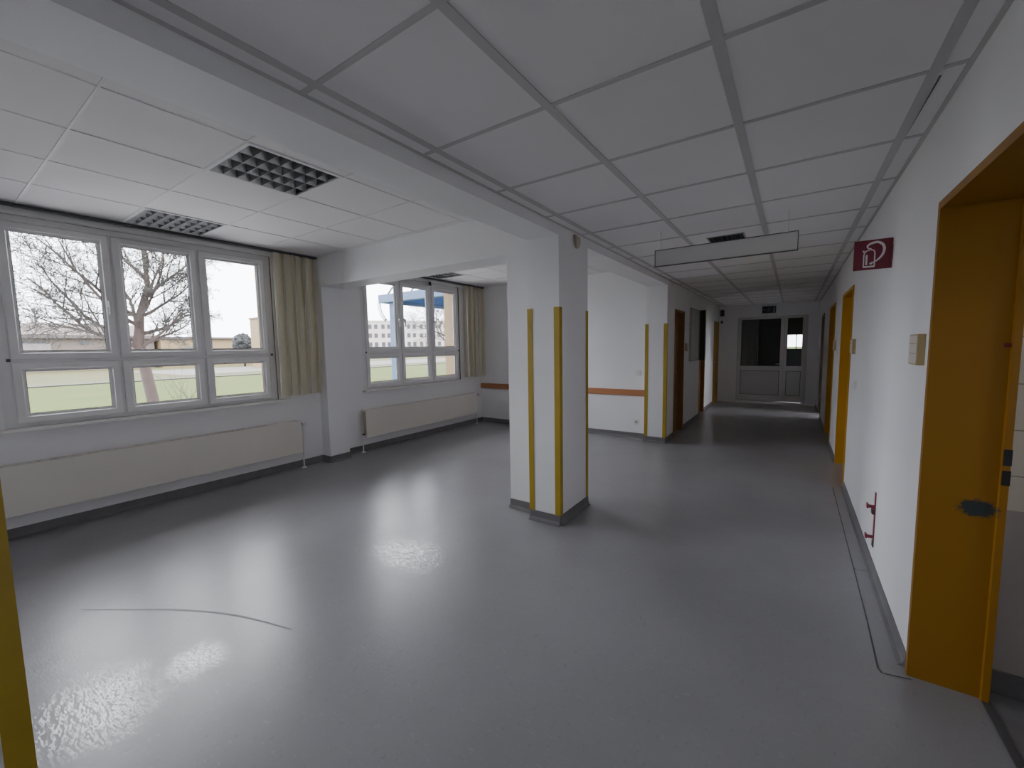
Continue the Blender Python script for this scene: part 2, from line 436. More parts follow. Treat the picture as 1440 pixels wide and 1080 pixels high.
# side room seen through the near door
s = MB()
s.cur = 0; s.box(0.722, 2.6, 2.50, 2.62, 0.80, TOP)
s.cur = 1; s.box(0.722, 2.6, 2.50, 2.62, 0.10, 0.80)
s.box(0.895, 0.91, 2.488, 2.50, 0.10, 0.80)
s.cur = 2; s.box(0.722, 2.6, 2.485, 2.62, 0, 0.10)
struct('wall_side_room', s, [M['cream_tile'], M['wainscot'], M['base']], 'cream tiled side room wall over a grey dado', 'wall')
struct('wall_added_room', MB().box(0.72, 2.8, 11.6, 11.75, 0, TOP).box(0.72, 2.8, 8.9, 9.05, 0, TOP).box(2.6, 2.8, 9.05, 10.1, 0, TOP).box(2.6, 2.8, 11.1, 11.6, 0, TOP).box(2.6, 2.8, 10.1, 11.1, 0, 1.0).box(2.6, 2.8, 10.1, 11.1, 2.15, TOP).box(0.72, 2.8, 9.05, 11.6, 2.6, 2.65), M['wall'], 'added room behind the last door, its unseen window lighting the corridor end', 'wall')  # room and window added to send daylight into the corridor end
struct('wall_side_room_far', MB().box(2.6, 2.8, 0.2, 1.2, 0, TOP).box(2.6, 2.8, 1.2, 1.8, 0, 1.4).box(2.6, 2.8, 1.2, 1.8, 1.75, TOP).box(2.6, 2.8, 1.8, 2.62, 0, TOP).box(0.72, 2.8, 0.2, 0.35, 0, TOP).box(0.72, 2.8, 0.35, 2.5, 2.6, 2.65), M['wall'], 'remaining side room walls with an added unseen window opening', 'wall')  # window hole added to light the tiled side room

struct('floor_side_room', MB().box(0.7285, 2.6, 0.35, 2.484, 0.0005, 0.003), M['base'], 'dark floor of the side room', 'floor')
# baseboards: cove profile
def baseboard(name, runs, h=0.085, label=None):
    """runs: (x0,y0,x1,y1,nx,ny) - wall line with outward normal"""
    m = MB()
    prof = [(0.0, 0.0), (0.0, h), (0.006, h), (0.009, 0.03), (0.016, 0.012), (0.03, 0.003), (0.03, 0.0)]
    for x0, y0, x1, y1, nx, ny in runs:
        n = len(m.v); k = len(prof)
        for (x, y) in ((x0, y0), (x1, y1)):
            for d, z in prof: m.v.append((x + nx * d, y + ny * d, z + 0.0005))
        for i in range(k - 1): m.face((n + i, n + i + 1, n + k + i + 1, n + k + i), False)
        m.face([n + i for i in range(k)]); m.face([n + k + i for i in range(k)])
    return struct(name, m, M['base'], label, 'baseboard')
cx = BX1 + 0.005
baseboard('baseboard_left', [(XW, 0.1, XW, 3.10, 1, 0), (XW, 3.10, -5.075, 3.10, 0, -1), (-5.075, 3.10, -5.075, 3.39, 1, 0), (XW, 3.39, XW, YB, 1, 0)], label='dark linoleum skirting under the windows')
baseboard('baseboard_back', [(XW, YB, -1.885, YB, 0, -1), (-1.885, 6.42, cx, 6.42, 0, -1), (-1.885, 6.42, -1.885, YB, -1, 0), (cx, 6.42, cx, YB + .1, 1, 0)], label='dark skirting along the far bay wall')
baseboard('baseboard_pillar', [(BX0, 2.98, cx, 2.98, 0, -1), (cx, 2.98, cx, 3.54, 1, 0), (-2.15, 3.101, BX0, 3.101, 0, -1), (-2.15, 3.101, -2.15, 3.42, -1, 0), (BX0, 3.54, cx, 3.54, 0, 1)], label='grey skirting wrapped around the pillar')
baseboard('baseboard_corridor', [(BX1, YB + .1, BX1, 6.88, 1, 0), (BX1, 7.63, BX1, 9.05, 1, 0), (BX1 - .05, 10.0, BX1 - .05, 11.17, 1, 0)], label='dark skirting along the corridor beside the brown doors')
baseboard('baseboard_right', [(XR, 2.48, XR, 5.35, -1, 0), (XR, 6.47, XR, 7.45, -1, 0), (XR, 8.55, XR, 10.0, -1, 0), (XR, 10.85, XR, YE, -1, 0)], 0.06, 'grey coved skirting under the white corridor wall')
baseboard('baseboard_near', [(XW, -3.4, XW, -0.2, 1, 0), (BX0, 0.1, cx, 0.1, 0, 1), (cx, -0.45, cx, 0.1, 1, 0)], label='dark skirting of the near pier')

# linoleum seams and scratch on the floor, threshold strips
def curve(pts, k=8):
    P = [Vector((*p, 0)) for p in pts]; out = []
    for i in range(len(P) - 1):
        p0, p1, p2, p3 = P[max(i - 1, 0)], P[i], P[i + 1], P[min(i + 2, len(P) - 1)]
        for j in range(k):
            t = j / k
            q = 0.5 * ((2 * p1) + (p2 - p0) * t + (2 * p0 - 5 * p1 + 4 * p2 - p3) * t * t + (3 * p1 - p0 - 3 * p2 + p3) * t ** 3)
            out.append((q.x, q.y))
    out.append((P[-1].x, P[-1].y)); return out
sm = MB()
sm.ribbon([(0.455, 3.43), (0.40, 3.415), (0.385, 3.44), (0.39, 5.3)], 0.006, 'xy', 0.0012)
sm.ribbon([(0.385, 3.43), (0.383, 2.8), (0.376, 2.40), (0.385, 2.375), (0.40, 2.376), (0.487, 2.395)], [0.006, 0.006, 0.008, 0.008, 0.008, 0.006], 'xy', 0.0014)
struct('trim_2', sm, M['seam'], 'dark linoleum seam along the corridor wall', 'floor seam')
sc_ = MB().ribbon(curve([(-3.42, 0.46), (-3.186, 0.612), (-2.926, 0.778), (-2.589, 0.938), (-2.191, 1.054)]), [0.004 + 0.010 * min(1, i / 12) * (1 - max(0, (i - 24) / 9)) for i in range(33)], 'xy', 0.0012)
struct('trim_3', sc_, M['scratch'], 'long curved dark scuff across the grey floor', 'floor scuff')
struct('trim_4', MB().box(0.700, 0.728, 1.02, 2.43, 0, 0.006), M['seam'], 'dark threshold strip in the near doorway', 'threshold')
struct('trim_5', MB().box(EX0 - 0.3, EX1 + 0.2, YE - 0.06, YE, 0, 0.05), M['sill'], 'pale threshold step before the end doors', 'threshold')

# ------------------------------------------------------------------ suspended ceilings
def ceiling(name, xs, ys, z, x0, x1, y0, y1, skip, mats, bw_x, bw_y, label, th=0.0035):
    """lay-in tiles between bars at xs, ys; tiles sit a hair above the bar flanges"""
    m = MB()
    X = [x0] + sorted(x for x in xs if x0 < x < x1) + [x1]; Y = [y0] + sorted(y for y in ys if y0 < y < y1) + [y1]
    for i in range(len(X) - 1):
        for j in range(len(Y) - 1):
            cxm, cym = (X[i] + X[i + 1]) / 2, (Y[j] + Y[j + 1]) / 2
            if any(a < cxm < b_ and c < cym < d for a, b_, c, d in skip): continue
            dz = random.uniform(0, 0.0015)
            m.cur = 0; m.box(X[i], X[i + 1], Y[j], Y[j + 1], z + th + dz, z + th + 0.015 + dz)
    m.cur = 1
    for x in X[1:-1]: m.box(x - bw_x / 2, x + bw_x / 2, y0, y1, z, z + th + 0.02)
    for y in Y[1:-1]: m.box(x0, x1, y - bw_y / 2, y + bw_y / 2, z + 0.0004, z + th + 0.019)
    m.box(x0, x0 + 0.018, y0, y1, z, z + 0.02); m.box(x1 - 0.018, x1, y0, y1, z, z + 0.02)
    m.box(x0, x1, y0, y0 + 0.015, z, z + 0.02); m.box(x0, x1, y1 - 0.015, y1, z, z + 0.02)
    return m, label
ST = 0.6165
cxs = [-1.47, -0.85, -0.2335, 0.385]
cys = [0.919 + ST * k for k in range(-8, 19)]
lampD = (-0.69, -0.39, 4.19, 4.46)
m, lb = ceiling('ceiling', cxs, cys, ZC, BX1, XR, -4.0, YE, [(-0.86, -0.22, 4.0, 4.62)], None, 0.036, 0.022, '')
# tile with the small square cut-out
yA, yB_ = cys[13], cys[14]
m.cur = 0
for bx in ((-0.85, lampD[0], yA, yB_), (lampD[1], -0.2335, yA, yB_), (lampD[0], lampD[1], yA, lampD[2]), (lampD[0], lampD[1], lampD[3], yB_)):
    m.box(bx[0], bx[1], bx[2], bx[3], ZC + 0.0035, ZC + 0.018)
# tile of the side strip that has slipped and shows a black gap
m.cur = 2; m.quad((0.404, 2.20, ZC - 0.0006), (0.411, 2.20, ZC - 0.0006), (0.4035, 2.72, ZC - 0.0006), (0.4025, 2.72, ZC - 0.0006))
struct('ceiling_corridor', m, [M['tile'], M['bar'], M['black']], 'grey tiled hung ceiling over the corridor', 'ceiling')
lxs = [-2.635, -3.25, -3.865, -4.48, -5.10]
lys = [0.59, 1.205, 1.825, 2.43, 3.045]
LA = (-3.25, -2.635, 1.205, 1.825); LB = (-5.10, -4.48, 1.205, 1.825)
m, lb = ceiling('c', lxs, lys, ZB, XW, BX0, 0.1, 3.10, [LA, LB], None, 0.012, 0.012, '')
struct('ceiling_bay_near', m, [M['tile'], M['bar_l']], 'white tiled ceiling above the near window bay', 'ceiling')
m, lb = ceiling('c', lxs, [-2.9, -2.28, -1.66, -1.04], ZB, XW, BX0, -3.4, -0.22, [], None, 0.012, 0.012, '')
struct('ceiling_bay_behind', m, [M['tile'], M['bar_l']], 'white tiled ceiling above the bay behind the camera', 'ceiling')
l2y = [4.07, 4.69, 5.31, 5.93, 6.5]
LC = (-5.10, -4.48, 4.69, 5.31)
m, lb = ceiling('c', lxs, l2y, ZB, XW, BX0, 3.42, YB, [LC], None, 0.012, 0.012, '')
struct('ceiling_bay_far', m, [M['tile'], M['bar_l']], 'white tiled ceiling above the far window bay', 'ceiling')

# ------------------------------------------------------------------ windows
def window(name, W, panes, label, handles):
    root = bpy.data.objects.new(name, None); C.objects.link(root)
    root.location = (-5.28, (W['y0'] + W['y1']) / 2, W['z0']); tag(root, label, 'window', kind='structure')
    y0, y1, z0, z1 = W['y0'], W['y1'], W['z0'], W['z1']
    f = MB()
    xa, xb = -5.34, -5.272
    ms = [(panes[0][1] + panes[1][0]) / 2, (panes[1][1] + panes[2][0]) / 2]
    zt = 1.462
    f.rings([(xa, y0, y1, z0, z1), (xb, y0, y1, z0, z1), (xb, panes[0][0] - 0.055, panes[2][1] + 0.055, 0.955, 2.57), (xa, panes[0][0] - 0.055, panes[2][1] + 0.055, 0.955, 2.57), (xa, y0, y1, z0, z1)])
    f.box(xa + 0.002, xb - 0.002, panes[0][0] - 0.056, panes[2][1] + 0.056, zt - 0.03, zt + 0.03)
    for q in ms: f.box(xa + 0.004, xb - 0.004, q - 0.03, q + 0.03, 0.954, 2.571)
    f.build('window_frame', M['pvc'], root)
    for (a, b_) in panes:
        for (za, zb, up) in ((1.54, 2.51, True), (1.013, 1.37, False)):
            s_ = 0.074
            r = MB().rings([(-5.335, a - s_, b_ + s_, za - s_, zb + s_), (-5.252, a - s_, b_ + s_, za - s_, zb + s_), (-5.246, a - s_ + 0.008, b_ + s_ - 0.008, za - s_ + 0.008, zb + s_ - 0.008),
                            (-5.246, a - 0.022, b_ + 0.022, za - 0.022, zb + 0.022), (-5.262, a - 0.016, b_ + 0.016, za - 0.016, zb + 0.016),
                            (-5.276, a, b_, za, zb), (-5.30, a, b_, za, zb)])
            sash = r.build('sash', M['pvc'], root)
            MB().box(-5.297, -5.293, a - 0.005, b_ + 0.005, za - 0.005, zb + 0.005).build('pane', M['glass'], sash)
            g = MB().rings([(-5.289, a, b_, za, zb), (-5.289, a + 0.005, b_ - 0.005, za + 0.005, zb - 0.005)])
            g.build('gasket', M['gasket'], sash)
            if not up:
                h = MB().bbox(-5.246, -5.232, (a + b_) / 2 - 0.055, (a + b_) / 2 + 0.055, zb + 0.030, zb + 0.048, 0.004)
                h.build('handle', M['white_s'], sash)
            else:
                hy = handles.get(panes.index((a, b_)))
                if hy:
                    h = MB().bbox(-5.246, -5.234, hy - 0.014, hy + 0.014, 1.93, 2.0, 0.004)
                    h.bbox(-5.234, -5.205, hy - 0.010, hy + 0.010, 1.965, 1.985, 0.004).bbox(-5.212, -5.198, hy - 0.010, hy + 0.010, 1.86, 1.985, 0.004)
                    h.build('handle', M['white_s'], sash)
    # hinge caps along the transom
    hc = MB()
    for q in (y0 + 0.06, y1 - 0.05): hc.bbox(-5.25, -5.235, q - 0.012, q + 0.012, zt - 0.012, zt + 0.012, 0.003)
    hc.build('hinge_cap', M['gasket'], root)
    sl = MB().bbox(-5.30, -5.17, y0 - 0.03, y1 + 0.05, 0.880, 0.905, 0.004)
    sl.build('window_sill', M['sill'], root)
    # outer metal sill
    MB().box(-5.68, -5.34, y0, y1, 0.875, 0.895).build('outer_sill', M['panel'], root)
    return root
P1 = [(0.550, 1.062), (1.230, 1.737), (1.908, 2.413)]
P0 = [(-2.755, -2.243), (-2.075, -1.568), (-1.397, -0.892)]
window('window_3', W0, P0, 'unseen white six-pane window added behind the camera for daylight', {0: -2.2})
P2 = [(3.940, 4.450), (4.628, 5.140), (5.325, 5.835)]
window('window_1', W1, P1, 'large white six-pane window with a bare tree outside', {0: 1.10})
window('window_2', W2, P2, 'white six-pane window looking onto blue steelwork', {0: 4.49, 1: 4.60, 2: 5.29})
# ceiling strip housings above the windows
for nm, ya, yb, lab in (('trim_6', 0.1, 3.10, 'white round pelmet strip above the near window'), ('trim_7', 3.42, YB, 'white round pelmet strip above the far window')):
    pr = [(XW, 2.698)] + [(XW + 0.035 * math.sin(t * PI / 8), 2.668 + 0.03 * math.cos(t * PI / 8)) for t in range(0, 9)]
    struct(nm, MB().prism(pr, 'y', ya, yb) if False else MB().prism([(x, z) for x, z in pr], 'y', ya, yb), M['pvc'], lab, 'pelmet')

# ------------------------------------------------------------------ vertical blinds
def blind(ya, yb, sa, sb, n, label, seed):
    rnd = random.Random(seed)
    XB = -5.13
    root = thing('vertical_blind', (XB, (sa + sb) / 2, 0.94), label, 'blind', 'vertical blinds pushed aside at the windows')
    MB().bbox(XB - 0.02, XB + 0.02, ya, yb, 2.672, 2.699, 0.003).build('head_rail', M['dark'], root)
    z1, z0 = 2.668, 0.945
    for k in range(n):
        t = k / (n - 1)
        y = sa + 0.035 + (sb - sa - 0.07) * t
        ang = math.radians((22 if k % 2 else 58) + rnd.uniform(-12, 14)) if k else math.radians(68)
        dx, dy = -math.sin(ang), math.cos(ang)
        m = MB(); wd = 0.0635; S = 6
        prev = None
        xo = XB + rnd.uniform(-0.012, 0.012)
        tw = rnd.uniform(-0.14, 0.14)
        zz = [z1, 2.4, 2.0, 1.5, 1.2, z0 + rnd.uniform(-0.01, 0.012)]
        idx = []
        for q, z in enumerate(zz):
            row = []
            a2 = ang + tw * (z1 - z); ddx, ddy = -math.sin(a2), math.cos(a2)
            for i in range(S + 1):
                u = (i / S - 0.5) * 2
                bulge = 0.010 * (1 - u * u)
                m.v.append((xo + ddx * u * wd + ddy * bulge, y + ddy * u * wd - ddx * bulge, z)); row.append(len(m.v) - 1)
            idx.append(row)
        for q in range(len(zz) - 1):
            for i in range(S): m.face((idx[q][i], idx[q][i + 1], idx[q + 1][i + 1], idx[q + 1][i]), True)
        sl = m.build('slat', M['fabric_l'] if k == 0 else M['fabric'], root)
        MB().bbox(xo - 0.004, xo + 0.004, y - 0.008, y + 0.008, z1 - 0.002, 2.673, 0.002).build('slat_hook', M['dark'], sl)
    # little weight chain hanging from the slat bottoms
    pts = []
    for k in range(n * 4 + 1):
        t = k / (n * 4); y = sa + 0.05 + (sb - sa - 0.1) * t
        pts.append((XB + 0.02, y, 0.95 - 0.022 * abs(math.sin(t * n * PI))))
    MB().tube(pts, 0.0025, 5).build('weight_chain', M['sill'], root)
    MB().tube([(XB + 0.03, sb - 0.12, 2.66), (XB + 0.03, sb - 0.12, 1.6), (XB + 0.03, sb - 0.13, 0.91), (XB + 0.03, sb - 0.145, 0.885), (XB + 0.03, sb - 0.16, 0.91), (XB + 0.03, sb - 0.155, 1.6)], 0.002, 5).build('pull_chain', M['sill'], root)
    return root
blind(0.12, 3.08, 2.50, 3.07, 9, 'cream vertical blind bunched beside the near window with the tree', 3)
blind(3.45, 6.56, 5.97, 6.55, 9, 'cream vertical blind bunched in the far bay corner', 5)

# ------------------------------------------------------------------ radiators
def radiator(ya, yb, label):
    r = thing('radiator', (-5.15, (ya + yb) / 2, 0.0), label, 'radiator', 'long panel radiators under the windows')
    xa, xb, z0, z1 = -5.215, -5.105, 0.215, 0.625
    MB().bbox(xb - 0.014, xb, ya, yb, z0, z1, 0.005).build('front_panel', M['rad'], r)
    MB().bbox(xa, xa + 0.014, ya, yb, z0, z1, 0.005).build('rear_panel', M['rad'], r)
    fins = MB(); n = int((yb - ya) / 0.04)
    for i in range(n):
        y = ya + 0.02 + i * (yb - ya - 0.04) / (n - 1)
        fins.box(xa + 0.016, xb - 0.016, y - 0.0012, y + 0.0012, z0 + 0.03, z1 - 0.03)
    fins.build('convector_fins', M['radside'], r)
    g = MB()
    for i in range(int((yb - ya) / 0.05)):
        y = ya + 0.02 + i * 0.05
        g.box(xa + 0.014, xb - 0.014, y, y + 0.022, z1 - 0.012, z1 - 0.004)
    for xx in (xa + 0.016, -5.16, xb - 0.018): g.box(xx, xx + 0.006, ya + 0.004, yb - 0.004, z1 - 0.012, z1 - 0.004)
    g.build('top_grille', M['rad'], r)
    for y in (ya + 0.002, yb - 0.006):
        MB().bbox(xa + 0.034, xb - 0.03, y, y + 0.004, z0 + 0.06, z1 - 0.02, 0.001).build('side_panel', M['radside'], r)
    # valve with knob at the far upper end, feed pipes to the floor
    vx = -5.16
    vv = MB().tube([(vx, yb, z1 - 0.045), (vx, yb + 0.05, z1 - 0.045)], 0.012, 10)
    va = vv.build('valve', M['steel'], r)
    MB().tube([(vx, yb + 0.035, z1 - 0.045), (vx + 0.035, yb + 0.035, z1 - 0.045)], [0.012, 0.012], 10).build('valve_collar', M['black'], va)
    MB().tube([(vx + 0.035, yb + 0.035, z1 - 0.045), (vx + 0.075, yb + 0.035, z1 - 0.045), (vx + 0.08, yb + 0.035, z1 - 0.045)], [0.018, 0.016, 0.01], 12).build('valve_knob', M['white_s'], va)
    for y, zt in ((yb + 0.035, z1 - 0.05), (ya - 0.03, z0 + 0.05)):
        p = MB().tube([(vx, y, 0.0), (vx, y, zt)], 0.009, 10).build('feed_pipe', M['white_s'], r)
        MB().tube([(vx, y, 0.0), (vx, y, 0.012), (vx, y, 0.018)], [0.03, 0.028, 0.014], 14).build('floor_rosette', M['white_s'], p)
    MB().tube([(vx, ya, z0 + 0.05), (vx, ya - 0.035, z0 + 0.05)], 0.014, 10).build('return_fitting', M['black'], r)
    for y in (ya + 0.35, yb - 0.35): MB().box(XW + 0.001, xa, y - 0.02, y + 0.02, 0.27, 0.57).build('wall_bracket', M['rad'], r)
    return r
radiator(0.22, 2.745, 'long cream panel radiator below the near window with the tree')
radiator(3.70, 6.27, 'cream panel radiator below the far window beyond the wall pier')

# ------------------------------------------------------------------ louvre lamps
def louvre(x0, x1, y0, y1, z, label, nx=4, ny=7):
    r = thing('louvre_lamp', ((x0 + x1) / 2, (y0 + y1) / 2, z), label, 'ceiling lamp', 'recessed louvre lamps in the bay ceilings')
    h = MB(); d = 0.10
    h.box(x0, x1, y0, y1, z + d, z + d + 0.004)
    for a in ((x0, x0 + 0.003, y0, y1), (x1 - 0.003, x1, y0, y1), (x0, x1, y0, y0 + 0.003), (x0, x1, y1 - 0.003, y1)): h.box(*a, z, z + d)
    h.build('housing', M['lampbox'], r)
    f = MB(); fw = 0.022
    for a in ((x0, x0 + fw, y0, y1), (x1 - fw, x1, y0, y1), (x0 + fw, x1 - fw, y0, y0 + fw), (x0 + fw, x1 - fw, y1 - fw, y1)): f.box(*a, z - 0.003, z + 0.004)
    f.build('frame', M['tile'], r)
    lv = MB(); ix0, ix1, iy0, iy1 = x0 + fw, x1 - fw, y0 + fw, y1 - fw
    for i in range(nx + 1):      # long parabolic reflectors, V section
        x = ix0 + (ix1 - ix0) * i / nx; a = 0.016
        lv.prism([(x, z + 0.0), (x - a, z + 0.055), (x + a, z + 0.055)], 'y', iy0, iy1)
    lv.cur = 1
    for j in range(1, ny):       # cross blades, V section
        y = iy0 + (iy1 - iy0) * j / ny; a = 0.012
        lv.prism([(y, z + 0.001), (y - a, z + 0.055), (y + a, z + 0.055)], 'x', ix0, ix1)
    lv.build('louvre', [M['louvre'], M['louvre_dark']], r)
    for i in range(nx):
        x = ix0 + (ix1 - ix0) * (i + 0.5) / nx
        MB().tube([(x, iy0 + 0.01, z + 0.075), (x, iy1 - 0.01, z + 0.075)], 0.013, 8).build('lamp_tube', M['tube'], r)
    return r
M['lampbox'] = paint('lamp_box', (0.12, 0.125, 0.13), 0.5)
M['louvre'] = paint('louvre_alu', (0.60, 0.61, 0.62), 0.4, 0.05, metal=1.0)
M['louvre_dark'] = paint('louvre_dark', (0.10, 0.10, 0.105), 0.45, 0.05)
louvre(*LA, ZB, 'square louvre ceiling lamp with dark cells beside the long beam')
louvre(*LB, ZB, 'square louvre ceiling lamp above the large near window')
louvre(*LC, ZB, 'square louvre ceiling lamp above the smaller far window')
# small dark square lamp of the corridor
r = thing('ceiling_downlight', ((lampD[0] + lampD[1]) / 2, (lampD[2] + lampD[3]) / 2, ZC), 'small dark square ceiling lamp behind the hanging blank sign', 'ceiling lamp')
x0, x1, y0, y1 = lampD
h = MB().box(x0, x1, y0, y1, ZC + 0.10, ZC + 0.104)
for a in ((x0, x0 + 0.003, y0, y1), (x1 - 0.003, x1, y0, y1), (x0, x1, y0, y0 + 0.003), (x0, x1, y1 - 0.003, y1)): h.box(*a, ZC, ZC + 0.1)
h.build('housing', M['lampbox'], r)
h = MB()
for a in ((x0, x0 + 0.012, y0, y1), (x1 - 0.012, x1, y0, y1), (x0, x1, y0, y0 + 0.012), (x0, x1, y1 - 0.012, y1)): h.box(*a, ZC - 0.002, ZC + 0.004)
h.build('frame', M['grey_leaf'], r)
h = MB()
for k in range(1, 8):
    x = x0 + (x1 - x0) * k / 8; h.box(x - 0.001, x + 0.001, y0 + 0.01, y1 - 0.01, ZC + 0.004, ZC + 0.03)
h.build('louvre', M['louvre_dark'], r)

# ------------------------------------------------------------------ corner guards
def guard(x, y, sx, sy, label, z0=0.07, z1=1.82):
    """L profile wrapping the corner (x,y); sx,sy = outward directions"""
    wd, t = 0.046, 0.004
    ox, oy = x + sx * t, y + sy * t
    P = [(ox, oy), (x - sx * wd, oy), (x - sx * wd, y + sy * 0.0006), (x + sx * 0.0006, y + sy * 0.0006), (x + sx * 0.0006, y - sy * wd), (ox, y - sy * wd)]
    o = MB().prism(P, 'z', z0, z1).build('corner_guard', M['yellow'], None, (x, y, z0))
    return tag(o, label, 'corner guard', 'yellow corner guards on the piers')
guard(BX0, 2.98, -1, -1, 'yellow corner guard on the pillar edge facing the windows')
guard(cx, 2.98, 1, -1, 'yellow corner guard on the front edge of the free-standing pillar')
guard(cx, 3.54, 1, 1, 'thin yellow corner guard on the rear corridor edge of the pillar')
guard(-1.885, 6.42, -1, -1, 'yellow corner guard on the far pier beside the wooden rail')
guard(cx, 6.42, 1, -1, 'yellow corner guard on the far pier edge toward the corridor')
guard(cx, 0.10, 1, 1, 'yellow corner guard cut off at the picture edge beside the camera')

# ------------------------------------------------------------------ wooden rail, switch, socket
tag(MB().bbox(XW + 0.002, -1.885, YB - 0.022, YB - 0.0005, 0.69, 0.79, 0.004).build('bumper_rail', M['wood'], None, (-3.5, YB, 0.69)),
    'reddish brown wooden bumper rail across the far bay wall', 'wall rail')
def wall_plate(name, x, y, z, nrm, cat, label, socket=False):
    r = thing(name, (x, y, z), label, cat)
    s_ = 0.041
    if nrm == 'y':
        MB().bbox(x - s_, x + s_, y - 0.009, y - 0.0005, z - s_, z + s_, 0.003).build('plate', M['white_s'], r)
        if socket:
            MB().tube([(x, y - 0.0095, z), (x, y - 0.0105, z)], 0.021, 16).build('insert', M['grey_leaf'], r)
            hl = MB()
            for d in (-0.009, 0.009): hl.tube([(x + d, y - 0.0104, z), (x + d, y - 0.0112, z)], 0.004, 8)
            hl.build('contact', M['black'], r)
        else:
            MB().bbox(x - 0.03, x + 0.03, y - 0.014, y - 0.009, z - 0.03, z + 0.03, 0.002).build('rocker', M['white_s'], r)
    else:
        MB().bbox(x - 0.009, x - 0.0005, y - s_, y + s_, z - s_, z + s_, 0.003).build('plate', M['white_s'], r)
        MB().bbox(x - 0.014, x - 0.009, y - 0.03, y + 0.03, z - 0.03, z + 0.03, 0.002).build('rocker', M['white_s'], r)
    return r
wall_plate('light_switch', -2.03, YB, 1.06, 'y', 'switch', 'white light switch above the wooden rail by the far pier')
wall_plate('power_socket', -2.06, YB, 0.265, 'y', 'socket', 'white power socket near the floor by the far pier', True)
wall_plate('light_switch', XR, 4.85, 1.11, 'x', 'switch', 'small white light switch on the corridor wall beside the second ochre door')

# ------------------------------------------------------------------ motion sensors
r = thing('motion_detector', (cx, 3.27, 2.33), 'small beige alarm sensor on the pillar just below the ceiling', 'sensor')
M['beige_s'] = paint('beige_plastic', (0.55, 0.47, 0.38), 0.45)
MB().bbox(cx, cx + 0.012, 3.25, 3.29, 2.385, 2.44, 0.003).build('bracket', M['beige_s'], r)
MB().tube([(cx + 0.025, 3.27, 2.325), (cx + 0.027, 3.27, 2.335), (cx + 0.032, 3.27, 2.37), (cx + 0.03, 3.27, 2.405), (cx + 0.02, 3.27, 2.425)], [0.012, 0.020, 0.024, 0.022, 0.012], 12).build('head', M['beige_s'], r)
r = thing('motion_detector', (-5.19, 5.13, 2.58), 'small dark red sensor box hanging above the far window', 'sensor')
MB().bbox(-5.213, -5.165, 5.095, 5.165, 2.565, 2.655, 0.006).build('housing', M['white_s'], r)
MB().bbox(-5.168, -5.150, 5.103, 5.157, 2.575, 2.635, 0.005).build('lens', M['maroon'], r)

# ------------------------------------------------------------------ hanging blank sign
r = thing('hanging_sign', (-0.505, 3.70, 2.165), 'blank white sign board hanging on wires under the corridor ceiling', 'sign')
SX0, SX1, SZ0, SZ1 = -1.012, 0.004, 2.168, 2.307
MB().bbox(SX0 + 0.006, SX1 - 0.006, 3.694, 3.712, SZ0 + 0.006, SZ1 - 0.006, 0.001).build('board', M['panel'], r)
f = MB()
for a in ((SX0, SX1, SZ0, SZ0 + 0.006), (SX0, SX1, SZ1 - 0.006, SZ1), (SX0, SX0 + 0.006, SZ0, SZ1), (SX1 - 0.006, SX1, SZ0, SZ1)): f.box(a[0], a[1], 3.690, 3.716, a[2], a[3])
f.build('edge_frame', M['panel_edge'], r)
for x in (-0.964, -0.06): MB().tube([(x, 3.703, SZ1), (x, 3.703, ZC + 0.002)], 0.0014, 6).build('wire', M['bar'], r)

# ------------------------------------------------------------------ fire extinguisher flag sign
r = thing('fire_extinguisher_sign', (XR, 3.47, 1.95), 'dark red flag sign with a white extinguisher and hose on the corridor wall', 'sign')
sx0, sx1, sz0, sz1 = 0.299, XR - 0.001, 1.952, 2.135
MB().bbox(sx0, sx1, 3.466, 3.474, sz0, sz1, 0.001).build('board', M['sign_red'], r)
def U(u, v): return (sx0 + (sx1 - sx0) * u, sz1 - (sz1 - sz0) * v)
def cat(pts, k=8): return curve([U(*p) for p in pts], k)
p = MB(); yy = 3.4652
lw = 0.0062
p.ribbon([U(.27, .90), U(.27, .50), U(.285, .43), U(.33, .37)] + [U(.38, .345)], lw, 'xz', yy)
p.ribbon([U(.38, .345), U(.46, .33), U(.53, .37), U(.555, .45), U(.555, .90)], lw, 'xz', yy)
p.ribbon([U(.262, .90), U(.566, .90)], 0.010, 'xz', yy)
p.ribbon([U(.345, .84), U(.345, .50)], 0.009, 'xz', yy)
p.ribbon([U(.27, .42), U(.24, .34), U(.29, .37)], 0.006, 'xz', yy)
hose = cat([(.46, .30), (.37, .27), (.36, .19), (.46, .12), (.62, .10), (.75, .20), (.79, .36), (.74, .55), (.62, .70), (.46, .80)])
nn = len(hose)
p.ribbon(hose, [0.005 + 0.009 * math.sin(PI * min(1, max(0, (i / nn - 0.05) * 1.05))) for i in range(nn)], 'xz', yy)
p.ribbon([U(.50, .77), U(.44, .82)], 0.012, 'xz', yy)
p.build('pictogram', M['sign_white'], r)
MB().bbox(XR - 0.006, XR - 0.0005, 3.455, 3.466, 2.0, 2.09, 0.001).build('mounting_tab', M['sign_red'], r)

